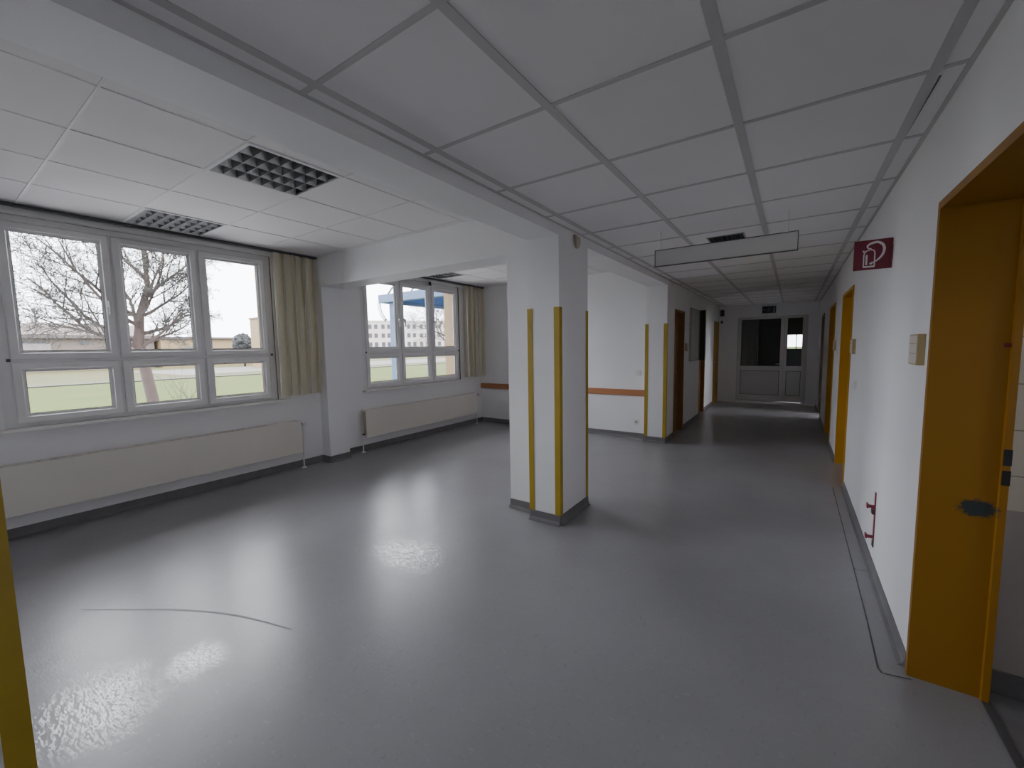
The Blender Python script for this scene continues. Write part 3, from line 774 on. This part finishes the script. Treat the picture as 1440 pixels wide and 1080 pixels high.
# ------------------------------------------------------------------ extinguisher wall bracket
r = thing('extinguisher_mount', (XR, 3.5, 0.18), 'red wall bracket for an extinguisher low on the corridor wall', 'bracket')
MB().bbox(XR - 0.006, XR - 0.0005, 3.485, 3.515, 0.18, 0.515, 0.001).build('back_strip', M['red'], r)
for z, nm in ((0.42, 'upper_arm'), (0.215, 'lower_arm')):
    a = MB().bbox(XR - 0.042, XR - 0.004, 3.492, 3.508, z - 0.012, z + 0.008, 0.002)
    a.bbox(XR - 0.046, XR - 0.036, 3.482, 3.52, z - 0.014, z + 0.016, 0.002)
    a.build(nm, M['red'], r)
MB().bbox(XR - 0.020, XR - 0.004, 3.478, 3.522, 0.37, 0.40, 0.002).build('clamp', M['maroon'], r)
MB().prism([(3.478, 0.15), (3.488, 0.15), (3.5, 0.175), (3.512, 0.15), (3.522, 0.15), (3.515, 0.19), (3.485, 0.19)], 'x', XR - 0.008, XR - 0.001).build('foot_fork', M['maroon'], r)

# ------------------------------------------------------------------ door plates (tan blocks with a pale face)
def plate(y0, y1, x, s, z0, z1, label):
    r = thing('door_sign', (x, (y0 + y1) / 2, z0), label, 'door sign', 'name plates beside the corridor doors')
    xa, xb = sorted((x, x + s * 0.026)); 
    MB().bbox(xa + (0.0005 if s > 0 else 0), xb - (0 if s > 0 else 0.0005), y0, y1, z0, z1, 0.002).build('holder', M['tan'], r)
    xf = x + s * 0.0262; xg = x + s * 0.0285; xa, xb = sorted((xf, xg))
    MB().bbox(xa, xb, y0 + 0.006, y1 - 0.006, z0 + 0.006, z1 - 0.006, 0.0005).build('insert', M['label'], r)
    g = MB(); xa, xb = sorted((xg, xg + s * 0.0006))
    for k in (0.36, 0.68): g.box(xa, xb, y0 + 0.012, y1 - 0.012, z0 + (z1 - z0) * k, z0 + (z1 - z0) * k + 0.004)
    g.build('insert_groove', M['tan'], r)
plate(2.545, 2.70, XR, -1, 1.39, 1.53, 'tan name plate with pale insert beside the nearest ochre doorway')
plate(5.02, 5.17, XR, -1, 1.385, 1.525, 'tan name plate between the red sign and the second ochre door')
plate(7.12, 7.27, XR, -1, 1.385, 1.525, 'tan name plate on the strip between the second and third ochre doors')
plate(7.70, 7.86, BX1, 1, 1.385, 1.525, 'tan name plate between the brown door and the display case')

# ------------------------------------------------------------------ doors
def door_x(name, y0, y1, xw, s, depth, label, leafmat, fm, zh=ZD, near=False, leaf=True):
    """steel frame in a wall running along y; s = -1: corridor lies toward -x of xw (right wall), +1: left wall"""
    root = bpy.data.objects.new(name, None); C.objects.link(root); root.location = (xw, (y0 + y1) / 2, 0); tag(root, label, 'door', kind='structure')
    xo = xw + s * 0.010               # frame stands 1 cm proud of the wall
    xi = xw - s * depth
    t, fw = 0.004, 0.020
    fr = MB()
    xa, xb = sorted((xw + s * 0.0004, xi))
    ca, cb = sorted((xo, xw + s * 0.0005))
    # linings
    fr.cur = 1 if near else 0
    fr.box(xa, xb, y1 - 0.012, y1 - 0.0005, 0, zh)
    fr.cur = 0
    fr.cur = 1 if near else 0
    fr.box(xa, xb, y0 + 0.0005, y0 + 0.012, 0, zh)
    fr.box(xa, xb, y0, y1, zh - 0.012, zh - 0.0005)
    # face flanges on the wall
    fr.box(ca, cb, y1 - 0.012, y1 + fw, 0, zh + fw).box(ca, cb, y0 - fw, y0 + 0.012, 0, zh + fw).box(ca, cb, y0 + 0.012, y1 - 0.012, zh - 0.012, zh + fw)
    # rebate stop
    ra, rb = sorted((xi, xi + s * 0.022))
    ra, rb = ra + 0.0006, rb + 0.0006
    fr.box(ra, rb, y1 - 0.034, y1 - 0.012, 0, zh - 0.012).box(ra, rb, y0 + 0.012, y0 + 0.034, 0, zh - 0.012).box(ra, rb, y0 + 0.034, y1 - 0.034, zh - 0.034, zh - 0.012)
    fr.build('door_frame', [fm, M['stained']], root)
    if leaf:
        la, lb_ = sorted((xi + s * 0.024, xi + s * 0.062)) if False else sorted((xi + s * 0.024, xi + s * 0.060))
        lf = MB().bbox(la, lb_, y0 + 0.016, y1 - 0.016, 0.008, zh - 0.016, 0.002).build('door_leaf', leafmat, root)
        xf = lb_ if s > 0 else la
        hh = MB().bbox(min(xf, xf + s * 0.008), max(xf, xf + s * 0.008), y0 + 0.06, y0 + 0.10, 0.94, 1.12, 0.003)
        hh.tube([(xf + s * 0.008, y0 + 0.08, 1.05), (xf + s * 0.045, y0 + 0.08, 1.05), (xf + s * 0.048, y0 + 0.11, 1.05), (xf + s * 0.048, y0 + 0.19, 1.05)], 0.009, 8)
        hh.build('door_handle', M['steel'], lf)
    return root
d = door_x('door_1', *DR[0], XR, -1, 0.235, 'open ochre steel door frame with a blue-black paint smear', M['grey_leaf'], M['orange'], near=True, leaf=False)
# striker plates and a small red seal on the near jamb
for z0, z1 in ((1.005, 1.07), (0.925, 0.985)):
    MB().bbox(0.698, 0.722, 2.392, 2.3965, z0, z1, 0.001).build('strike_plate', M['black'], d)
MB().bbox(0.680, 0.712, 2.410, 2.4175, 1.468, 1.484, 0.001).build('seal', M['sign_red'], d)
door_x('door_2', *DR[1], XR, -1, 0.20, 'second ochre door frame along the corridor past the red sign', M['orange'], M['orange'])
door_x('door_3', *DR[2], XR, -1, 0.20, 'third ochre door frame along the corridor', M['orange'], M['orange'])
door_x('door_4', *DR[3], XR, -1, 0.05, 'dark framed doorway just before the corridor end', M['grey_leaf'], M['brown_dark'], leaf=False)  # leaf left out so the added room lights the corridor end
door_x('door_5', *DL[0], BX1, 1, 0.13, 'brown door beside the far pier with yellow guards', M['brown'], M['brown'])
door_x('door_6', *DL[1], BX1 - 0.05, 1, 0.13, 'brown door half hidden behind the display case', M['brown'], M['brown'])
door_x('door_7', *DL[2], BX1 - 0.05, 1, 0.05, 'bright ochre door in the corner by the end doors', M['orange'], M['orange'])

# glazed end doors
d = bpy.data.objects.new('door_8', None); C.objects.link(d); d.location = ((EX0 + EX1) / 2, YE, 0.05); tag(d, 'pair of white glazed doors closing the dark corridor end', 'door', kind='structure')
y0, y1 = YE - 0.012, YE + 0.06
f = MB()
f.box(EX0, EX0 + 0.045, y0, y1, 0.05, EZ).box(EX1 - 0.08, EX1, y0, y1, 0.05, EZ).box(EX0, EX1, y0, y1, EZ - 0.05, EZ)
f.build('door_frame', M['door_white'], d)
def leaf(xa, xb, gx0, gx1, nm, handle):
    lf = MB()
    za, zb = 0.07, EZ - 0.052
    g0, g1, p0, p1 = 0.935, 2.095, 0.215, 0.82
    yl0, yl1 = YE - 0.020, YE + 0.035
    for a in ((xa, gx0, za, zb), (gx1, xb, za, zb), (gx0, gx1, za, p0), (gx0, gx1, p1, g0), (gx0, gx1, g1, zb)): lf.box(a[0], a[1], yl0, yl1, a[2], a[3])
    o = lf.build('door_leaf', M['door_white'], d)
    MB().box(gx0, gx1, YE + 0.005, YE + 0.009, g0, g1).build('pane', M['glass_dark'], o)
    MB().box(gx0 + 0.012, gx1 - 0.012, YE + 0.0, YE + 0.015, p0 + 0.012, p1 - 0.012).build('lower_panel', M['door_panel'], o)
    q = MB()
    for a in ((gx0, gx0 + 0.012, p0, p1), (gx1 - 0.012, gx1, p0, p1), (gx0, gx1, p0, p0 + 0.012), (gx0, gx1, p1 - 0.012, p1)): q.box(a[0], a[1], YE + 0.002, YE + 0.02, a[2], a[3])
    q.build('panel_groove', M['dark'], o)
    if handle:
        h = MB().bbox(xb - 0.055, xb - 0.025, yl0 - 0.008, yl0 - 0.0003, 0.86, 1.06, 0.003)
        h.tube([(xb - 0.04, yl0 - 0.008, 0.99), (xb - 0.04, yl0 - 0.045, 0.99), (xb - 0.06, yl0 - 0.05, 0.99), (xb - 0.15, yl0 - 0.05, 0.99)], 0.009, 8)
        h.build('door_handle', M['steel'], o)
leaf(-1.143, -0.190, -1.105, -0.262, 'a', True)
leaf(-0.186, 0.193, -0.128, 0.170, 'b', False)

# exit sign
r = thing('exit_sign', (-0.52, YE, 2.235), 'unlit dark green exit sign over the glazed end doors', 'sign')
ex0, ex1, ez0, ez1 = -0.665, -0.375, 2.235, 2.40
MB().bbox(ex0, ex1, YE - 0.05, YE - 0.0005, ez0, ez1, 0.004).build('housing', M['exit_green'], r)
yy = YE - 0.0512
E_ = lambda u, v: (ex0 + (ex1 - ex0) * u, ez1 - (ez1 - ez0) * v)
MB().quad(*[(q[0], yy, q[1]) for q in (E_(.80, .12), E_(.93, .12), E_(.93, .88), E_(.80, .88))]).build('doorway_symbol', M['exit_white'], r)
p = MB()
hd = E_(.52, .22); p.quad(*[(hd[0] + 0.012 * math.cos(a), yy, hd[1] + 0.012 * math.sin(a)) for a in [k * PI / 4 for k in range(8)]])
for st in ([(.505, .22), (.50, .36), (.46, .60)], [(.50, .34), (.60, .46), (.66, .40)], [(.49, .34), (.40, .44), (.37, .56)], [(.46, .58), (.56, .68), (.56, .88)], [(.46, .58), (.42, .76), (.30, .80)]):
    p.ribbon([E_(*q) for q in st], 0.011, 'xz', yy)
p.build('running_figure', M['exit_white'], r)
p = MB()
p.ribbon([E_(.27, .5), E_(.12, .5)], 0.012, 'xz', yy)
p.quad(*[(q[0], yy, q[1]) for q in (E_(.05, .5), E_(.14, .34), E_(.14, .66))])
p.build('arrow', M['exit_white'], r)

# small loudspeaker and door closer in the far corner
r = thing('wall_speaker', (-1.52, YE, 2.22), 'small black box high in the corner above the bright ochre door', 'speaker')
MB().bbox(-1.585, -1.50, YE - 0.10, YE - 0.001, 2.21, 2.37, 0.006).build('housing', M['black'], r)
MB().bbox(-1.578, -1.507, YE - 0.104, YE - 0.1003, 2.22, 2.36, 0.001).build('grille', M['dark'], r)
r = thing('door_closer_box', (-1.52, YE, 2.03), 'tiny black box below the corner speaker at the corridor end', 'box')
MB().bbox(-1.575, -1.525, YE - 0.06, YE - 0.001, 2.03, 2.09, 0.004).build('housing', M['black'], r)
MB().bbox(-1.570, -1.530, YE - 0.064, YE - 0.0603, 2.036, 2.084, 0.001).build('cover', M['dark'], r)

# display case on the corridor wall with its dark door swung open
r = thing('display_case', (BX1, 8.45, 1.19), 'pale wall display case with its black door swung open by the brown doors', 'display case')
c0, c1, cz0, cz1 = 8.03, 8.86, 1.19, 2.165
MB().bbox(BX1 + 0.0005, BX1 + 0.02, c0, c1, cz0, cz1, 0.002).build('back_panel', M['grey_side'], r)
f = MB()
for a in ((c0, c0 + 0.02, cz0, cz1), (c1 - 0.02, c1, cz0, cz1), (c0 + .02, c1 - .02, cz0, cz0 + 0.02), (c0 + .02, c1 - .02, cz1 - 0.02, cz1)): f.box(BX1 + 0.0205, BX1 + 0.035, *a)
f.build('frame', M['grey_leaf'], r)
dl = MB().bbox(BX1 + 0.036, BX1 + 0.135, c1 - 0.016, c1 + 0.006, cz0, cz1, 0.002).build('case_door', M['black'], r)
MB().bbox(BX1 + 0.135, BX1 + 0.145, c1 - 0.018, c1 + 0.008, cz0, cz1, 0.002).build('door_edge', M['grey_side'], dl)

# ------------------------------------------------------------------ outdoors
struct('bounce_slab', MB().box(-17, -5.6, -20, 9.4, -0.7, -0.49), M['bounce_pave'], 'added unseen pale slab bouncing daylight up to the bay ceilings', 'bounce_slab')  # out of view, added to brighten the bay ceilings by bounce
struct('ground', MB().box(-38.6, -5.6, -60, 90, -0.7, -0.5), M['lawn'], 'green lawn outside the windows', 'lawn')
struct('ground_far', MB().box(-260, -39.2, -150, 260, -0.72, -0.52), M['lawn2'], 'drier pale lawn beyond the kerb', 'lawn')
struct('ground_side', MB().box(-39, 60, 90, 260, -0.72, -0.52).box(-39, 40, -150, -60, -0.72, -0.52).box(3.2, 60, -60, 90, -0.75, -0.55).box(-5.6, 3.3, 17.7, 90, -0.75, -0.55), M['lawn'], 'grass around the building', 'lawn')
struct('kerb', MB().box(-40.0, -38.6, -60, 90, -0.7, -0.42), M['kerb'], 'dark kerb line across the lawn', 'kerb')
struct('path', MB().box(-62, -46, 14, 120, -0.7, -0.505), M['path'], 'pale path beyond the lawn', 'path')

# long low hall with a reddish roof
hb = thing('hall_building', (-80, 2, -0.5), 'long low hall with a faded red roof beyond the tree', 'building')
hx = -75
MB().box(-95, hx, -40, 20, -0.52, 3.75).build('wall', M['hall_wall'], hb)
MB().prism([(hx + 0.7, 3.72), (hx + 0.7, 3.95), (-85, 5.9), (-95.7, 3.95), (-95.7, 3.72)], 'y', -40.5, 20.3).build('roof', M['hall_roof'], hb)
MB().box(hx + 0.7, hx + 0.85, -40.5, 20.3, 3.55, 3.95).build('fascia', M['fascia'], hb)
for y in (-3, 1, 5.0, 8.3, 9.3, 13, 16.6): MB().box(hx, hx + 0.05, y - 0.42, y + 0.42, 2.75, 3.2).build('window', M['school_win'], hb)
hb = thing('annex_building', (-80, 26, -0.5), 'flat-roofed beige annex beside the red-roofed hall', 'building')
MB().box(-92, hx + 1, 20.5, 33.5, -0.52, 3.55).build('wall', M['beige'], hb)
MB().box(-92.5, hx + 1.5, 20.4, 34, 3.55, 3.85).build('roof', M['fascia'], hb)
MB().box(hx + 1, hx + 1.05, 22.5, 25, 0, 2.4).build('garage_door', M['path'], hb)
hb = thing('tower_block', (-56.5, 30, -0.5), 'beige taller block past the annex at the window edge', 'building')
MB().box(-57.5, -55.5, 25.1, 36, -0.52, 5.6).build('wall', M['beige'], hb)
MB().box(-57.6, -55.3, 25.0, 36.2, 5.6, 5.8).build('roof', M['hall_wall'], hb)

# white three-storey school building, turned facade
A = Vector((-119, 89.4, 0)); B = Vector((-99.3, 112.2, 0))
dr = (B - A).normalized(); nr = Vector((dr.y, -dr.x, 0)); L = (B - A).length
sb = thing('school_building', tuple(A + dr * L / 2 + Vector((0, 0, -0.5))), 'white three-storey building with rows of dark windows far behind the lawn', 'building')
def fac(m, u0, u1, d0, d1, z0, z1):
    P = [A + dr * u0 + nr * d0, A + dr * u1 + nr * d0, A + dr * u1 + nr * d1, A + dr * u0 + nr * d1]
    m.prism([(q.x, q.y) for q in P], 'z', z0, z1); return m
if nr.dot(Vector((0, 0, 0)) - A) < 0: nr = -nr
fac(MB(), -0.5 * L, 1.5 * L, -10, 0, -0.52, 11.1).build('wall', M['school'], sb)
fac(MB(), -0.51 * L, 1.51 * L, -10.2, 0.25, 11.1, 11.5).build('roof', M['panel'], sb)
for z in (9.3, 6.3, 3.3):
    for k in range(26):
        u = -0.30 * L + k * 1.9 + (0.9 if k % 2 else 0.0) * 0 + (k // 2) * 0.45
        if u > 1.35 * L: break
        fac(MB(), u, u + 1.15, 0, 0.05, z - 0.75, z + 0.75).build('window', M['school_win'], sb)

# blue entrance canopy
cn = thing('entrance_canopy', (-12, 9.9, -0.5), 'blue steel entrance canopy seen through the far window', 'canopy')
MB().bbox(-12.16, -11.84, 10.0, 10.33, -0.51, 3.2, 0.02).build('post', M['blue'], cn)
MB().bbox(-12.5, -5.9, 9.80, 10.0, 3.18, 3.47, 0.01).build('edge_beam', M['blue'], cn)
MB().bbox(-12.5, -12.3, 9.9, 14.5, 3.18, 3.47, 0.01).build('edge_beam', M['blue'], cn)
MB().box(-12.3, -5.9, 10.01, 14.5, 3.40, 3.43).build('roof_sheet', M['blue_l'], cn)
MB().bbox(-9.9, -5.9, 9.82, 9.98, 3.47, 3.66, 0.01).build('roof_step', M['blue'], cn)
for k in range(9): MB().box(-12.0 + k * 0.7, -11.92 + k * 0.7, 10.01, 14.5, 3.27, 3.39).build('rafter', M['blue_l'], cn)
MB().tube([(-12.1, 9.9, 3.45), (-11.2, 9.9, 4.2), (-8.2, 9.9, 6.6)], 0.035, 6).build('stay_rod', M['steel'], cn)
MB().tube([(-10.9, 9.9, 3.45), (-7.8, 9.9, 5.97)], 0.03, 6).build('stay_rod', M['steel'], cn)
MB().tube([(-12.1, 9.78, 2.55), (-12.3, 9.78, 2.75), (-12.42, 9.78, 3.0), (-12.45, 9.78, 3.18)], 0.06, 8).build('downpipe_elbow', M['steel'], cn)

# ---- bare trees
def grow(mb_t, mb_w, p, d, length, r, depth, rnd, trop=0.05, spread=0.9, twig_r=0.0085):
    n = max(3, int(length / (0.22 if depth > 1 else 0.12)))
    pts, rs = [Vector(p)], [r]
    q = Vector(p); dd = Vector(d).normalized()
    for i in range(n):
        dd = (dd + Vector((rnd.gauss(0, .16), rnd.gauss(0, .16), rnd.gauss(0, .13) + trop))).normalized()
        q = q + dd * (length / n); pts.append(q.copy()); rs.append(max(twig_r * 0.55, r * (1 - 0.75 * (i + 1) / n)))
    (mb_t if depth >= 3 else mb_w).tube(pts, rs, 7 if depth >= 3 else (5 if depth == 2 else 3), caps=False)
    if depth == 0: return
    kids = {4: 6, 3: 9, 2: 10, 1: 7}[depth]
    for k in range(kids):
        t = 0.22 + 0.75 * (k + rnd.random()) / kids
        i = min(n - 1, int(t * n)); a = pts[i].lerp(pts[i + 1], t * n - i if t * n - i < 1 else 0.5)
        axis = (pts[i + 1] - pts[i]).normalized()
        rv_ = Vector((rnd.gauss(0, 1), rnd.gauss(0, 1), rnd.gauss(0, .8))); rv_ = (rv_ - axis * rv_.dot(axis)).normalized()
        nd = (axis * rnd.uniform(0.45, 0.9) + rv_ * spread * rnd.uniform(0.6, 1.0)).normalized()
        grow(mb_t, mb_w, a, nd, length * rnd.uniform(0.38, 0.60) * (1.15 - 0.4 * t), rs[i] * 0.55, depth - 1, rnd, trop * 0.6, spread, twig_r)
def tree(loc, label, limbs, seed, trunk, name='bare_tree', group=None, tm='bark', wm='twig'):
    rnd = random.Random(seed)
    root = thing(name, loc, label, 'tree', group)
    T, Wm = MB(), MB()
    T.tube(trunk[0], trunk[1], 10)
    for (p, d, L_, r, dep) in limbs: grow(T, Wm, p, d, L_, r, dep, rnd)
    T.build('trunk', M[tm], root); o = Wm.build('twigs', M[wm], root); o['kind'] = 'stuff'
    return root
tx, ty = -14.0, 3.62
tr = ([(tx, ty, -0.52), (tx, ty - .02, 0.3), (tx + .02, ty - .14, 1.3), (tx, ty - .20, 1.75), (tx, ty - .12, 2.5), (tx, ty + .10, 3.3), (tx, ty + .05, 4.2)], [0.17, 0.135, 0.12, 0.12, 0.085, 0.06, 0.03])
lim = [((tx, ty - .18, 1.65), (0.1, -1.0, 0.28), 2.5, 0.055, 3), ((tx, ty - .18, 1.8), (-0.4, -0.8, 0.45), 2.4, 0.05, 3), ((tx, ty - .16, 2.2), (0.35, -0.9, 0.42), 2.4, 0.05, 3),
       ((tx, ty - .14, 2.4), (-.1, -0.75, 0.75), 2.4, 0.05, 3), ((tx, ty - .15, 2.0), (0.2, 0.95, 0.35), 1.9, 0.05, 3), ((tx, ty - .12, 2.5), (-0.5, 0.6, 0.8), 2.0, 0.045, 3),
       ((tx, ty, 2.9), (0.3, 0.5, 0.9), 1.9, 0.05, 3), ((tx, ty - .18, 1.6), (0.6, 0.5, 0.35), 1.5, 0.05, 3), ((tx, ty - .15, 2.1), (0.5, -0.3, 0.5), 1.6, 0.05, 3), ((tx, ty - .12, 2.45), (0.4, 0.9, 0.5), 1.5, 0.045, 3), ((tx, ty - .2, 1.7), (0.1, 0.9, 0.12), 1.5, 0.04, 3), ((tx, ty, 2.7), (0.5, 0.2, 0.7), 1.6, 0.045, 3), ((tx, ty - .19, 1.72), (0.2, -1.0, 0.05), 2.0, 0.045, 3), ((tx, ty + .1, 3.3), (0.1, -0.35, 1.0), 2.1, 0.05, 3), ((tx, ty + .08, 3.6), (-0.3, 0.3, 1.0), 1.9, 0.04, 3), ((tx, ty + .05, 4.2), (0, 0, 1), 1.6, 0.03, 3)]
main_tree = tree((tx, ty, -0.5), 'bare gnarled tree filling the near window view', lim, 11, tr)
# slim sucker bush beside the trunk
rnd = random.Random(4); root = main_tree; T = MB()
for k in range(7): grow(T, T, (-14.2 + rnd.gauss(0, .05), 4.35 + rnd.gauss(0, .06), -0.52), (rnd.gauss(0, .3), rnd.gauss(0, .35), 1), 1.5, 0.012, 1, rnd, 0.05, .7, 0.004)
o = T.build('sucker_shoots', M['twig'], root); o['kind'] = 'stuff'
tx, ty = -20.3, 22.3
tr = ([(tx, ty, -0.52), (tx, ty, 1.2), (tx, ty - .1, 2.4), (tx, ty, 4.5)], [0.22, 0.18, 0.14, 0.05])
lim = [((tx, ty - .1, 1.7), (0, -1, .25), 3.4, 0.06, 3), ((tx, ty - .1, 2.3), (.3, -1, .4), 3.4, 0.06, 3), ((tx, ty, 2.9), (-.2, -1, .35), 3.2, 0.05, 3), ((tx, ty, 3.2), (-.3, .8, .4), 2.5, 0.05, 3), ((tx, ty, 3.6), (.2, -.6, .6), 2.2, 0.05, 3)]
tree((tx, ty, -0.5), 'bare tree with thin branches before the white building', lim, 21, tr)
# haze-coloured poplar and a conifer on the skyline
rnd = random.Random(9)
root = thing('poplar_tree', (-112, 13.6, -0.5), 'hazy pale bare tree rising behind the hall roof', 'tree'); T, Wm = MB(), MB()
T.tube([(-112, 13.6, -0.52), (-112, 13.6, 5), (-112, 13.6, 10)], [0.3, 0.2, 0.08], 6)
for k in range(26): grow(T, Wm, (-112, 13.6, 3 + k * 0.26), (rnd.gauss(0, .5), rnd.gauss(0, .5), 1), 2.2, 0.07, 1, rnd, 0.05, .6, 0.05)
T.build('trunk', M['haze_tree'], root); o = Wm.build('twigs', M['haze_tree'], root); o['kind'] = 'stuff'
root = thing('dark_conifer', (-63, 26.5, -0.5), 'dark dense evergreen beside the beige taller block', 'tree')
m = MB()
for k in range(12):
    cxx, cyy, cz = -63 + rnd.gauss(0, .4), 26.5 + rnd.uniform(-0.5, 0.6), 1.5 + rnd.uniform(0, 1.5)
    rad = rnd.uniform(0.7, 0.95)
    rows, cols = 12, 18; ids = []
    for i in range(rows + 1):
        th = PI * i / rows; row = []
        for j in range(cols):
            ph = 2 * PI * j / cols; rr = rad * (1 + rnd.gauss(0, .12))
            m.v.append((cxx + rr * math.sin(th) * math.cos(ph), cyy + rr * math.sin(th) * math.sin(ph), cz + rr * 1.1 * math.cos(th))); row.append(len(m.v) - 1)
        ids.append(row)
    for i in range(rows):
        for j in range(cols): m.face((ids[i][j], ids[i][(j + 1) % cols], ids[i + 1][(j + 1) % cols], ids[i + 1][j]))
m.build('crown', M['conifer'], root)
MB().tube([(-63, 26.5, -0.52), (-63, 26.5, 1.2)], 0.15, 8).build('trunk', M['bark'], root)

# ------------------------------------------------------------------ light
wd = bpy.data.worlds.new('overcast'); bpy.context.scene.world = wd; wd.use_nodes = True
nt = wd.node_tree; bg = nt.nodes['Background']
tc = N(nt, 'ShaderNodeTexCoord'); sp = N(nt, 'ShaderNodeSeparateXYZ'); nt.links.new(tc.outputs['Generated'], sp.inputs[0])
r = N(nt, 'ShaderNodeValToRGB'); r.color_ramp.elements[0].position = 0.0; r.color_ramp.elements[0].color = (0.90, 0.91, 1.0, 1)
r.color_ramp.elements[1].position = 0.6; r.color_ramp.elements[1].color = (0.95, 0.95, 1.0, 1)
nt.links.new(sp.outputs['Z'], r.inputs[0]); nt.links.new(r.outputs[0], bg.inputs[0])
bg.inputs[1].default_value = 14.0
def portal(name, W):
    l = bpy.data.lights.new(name, 'AREA'); l.shape = 'RECTANGLE'; l.size = W['y1'] - W['y0']; l.size_y = W['z1'] - W['z0']; l.cycles.is_portal = True
    o = bpy.data.objects.new(name, l); C.objects.link(o); o.location = (-5.62, (W['y0'] + W['y1']) / 2, (W['z0'] + W['z1']) / 2)
    o.rotation_euler = (0, -PI / 2, 0); o.rotation_euler = Vector((1, 0, 0)).to_track_quat('-Z', 'Z').to_euler()
    l.size, l.size_y = W['y1'] - W['y0'], W['z1'] - W['z0']
portal('window_daylight', W1); portal('window_daylight', W2); portal('window_daylight', W0)

# ------------------------------------------------------------------ camera
F, yaw, pitch, roll = 579.108, 0.598710, 0.0884372, -0.0166935
cyw, syw, cp, sp_ = math.cos(yaw), math.sin(yaw), math.cos(pitch), math.sin(pitch)
f = Vector((-syw * cp, cyw * cp, -sp_)); rt = Vector((cyw, syw, 0)); up = rt.cross(f)
rt2 = rt * math.cos(roll) + up * math.sin(roll); up2 = up * math.cos(roll) - rt * math.sin(roll)
cd = bpy.data.cameras.new('camera'); cam = bpy.data.objects.new('camera', cd); C.objects.link(cam)
cd.sensor_fit = 'HORIZONTAL'; cd.sensor_width = 36; cd.lens = F / 1440 * 36; cd.clip_start = 0.02; cd.clip_end = 600
Mx = Matrix(((rt2.x, up2.x, -f.x, 0), (rt2.y, up2.y, -f.y, 0), (rt2.z, up2.z, -f.z, 1.5), (0, 0, 0, 1)))
cam.matrix_world = Mx
sc = bpy.context.scene; sc.camera = cam
sc.view_settings.view_transform = 'AgX'; sc.view_settings.look = 'AgX - Medium Low Contrast'; sc.view_settings.exposure = 0.55
sc.cycles.max_bounces = 14; sc.cycles.diffuse_bounces = 12; sc.cycles.glossy_bounces = 4; sc.cycles.transparent_max_bounces = 16
sc.cycles.use_denoising = True; sc.cycles.caustics_reflective = False; sc.cycles.caustics_refractive = False
sc.cycles.sample_clamp_indirect = 8
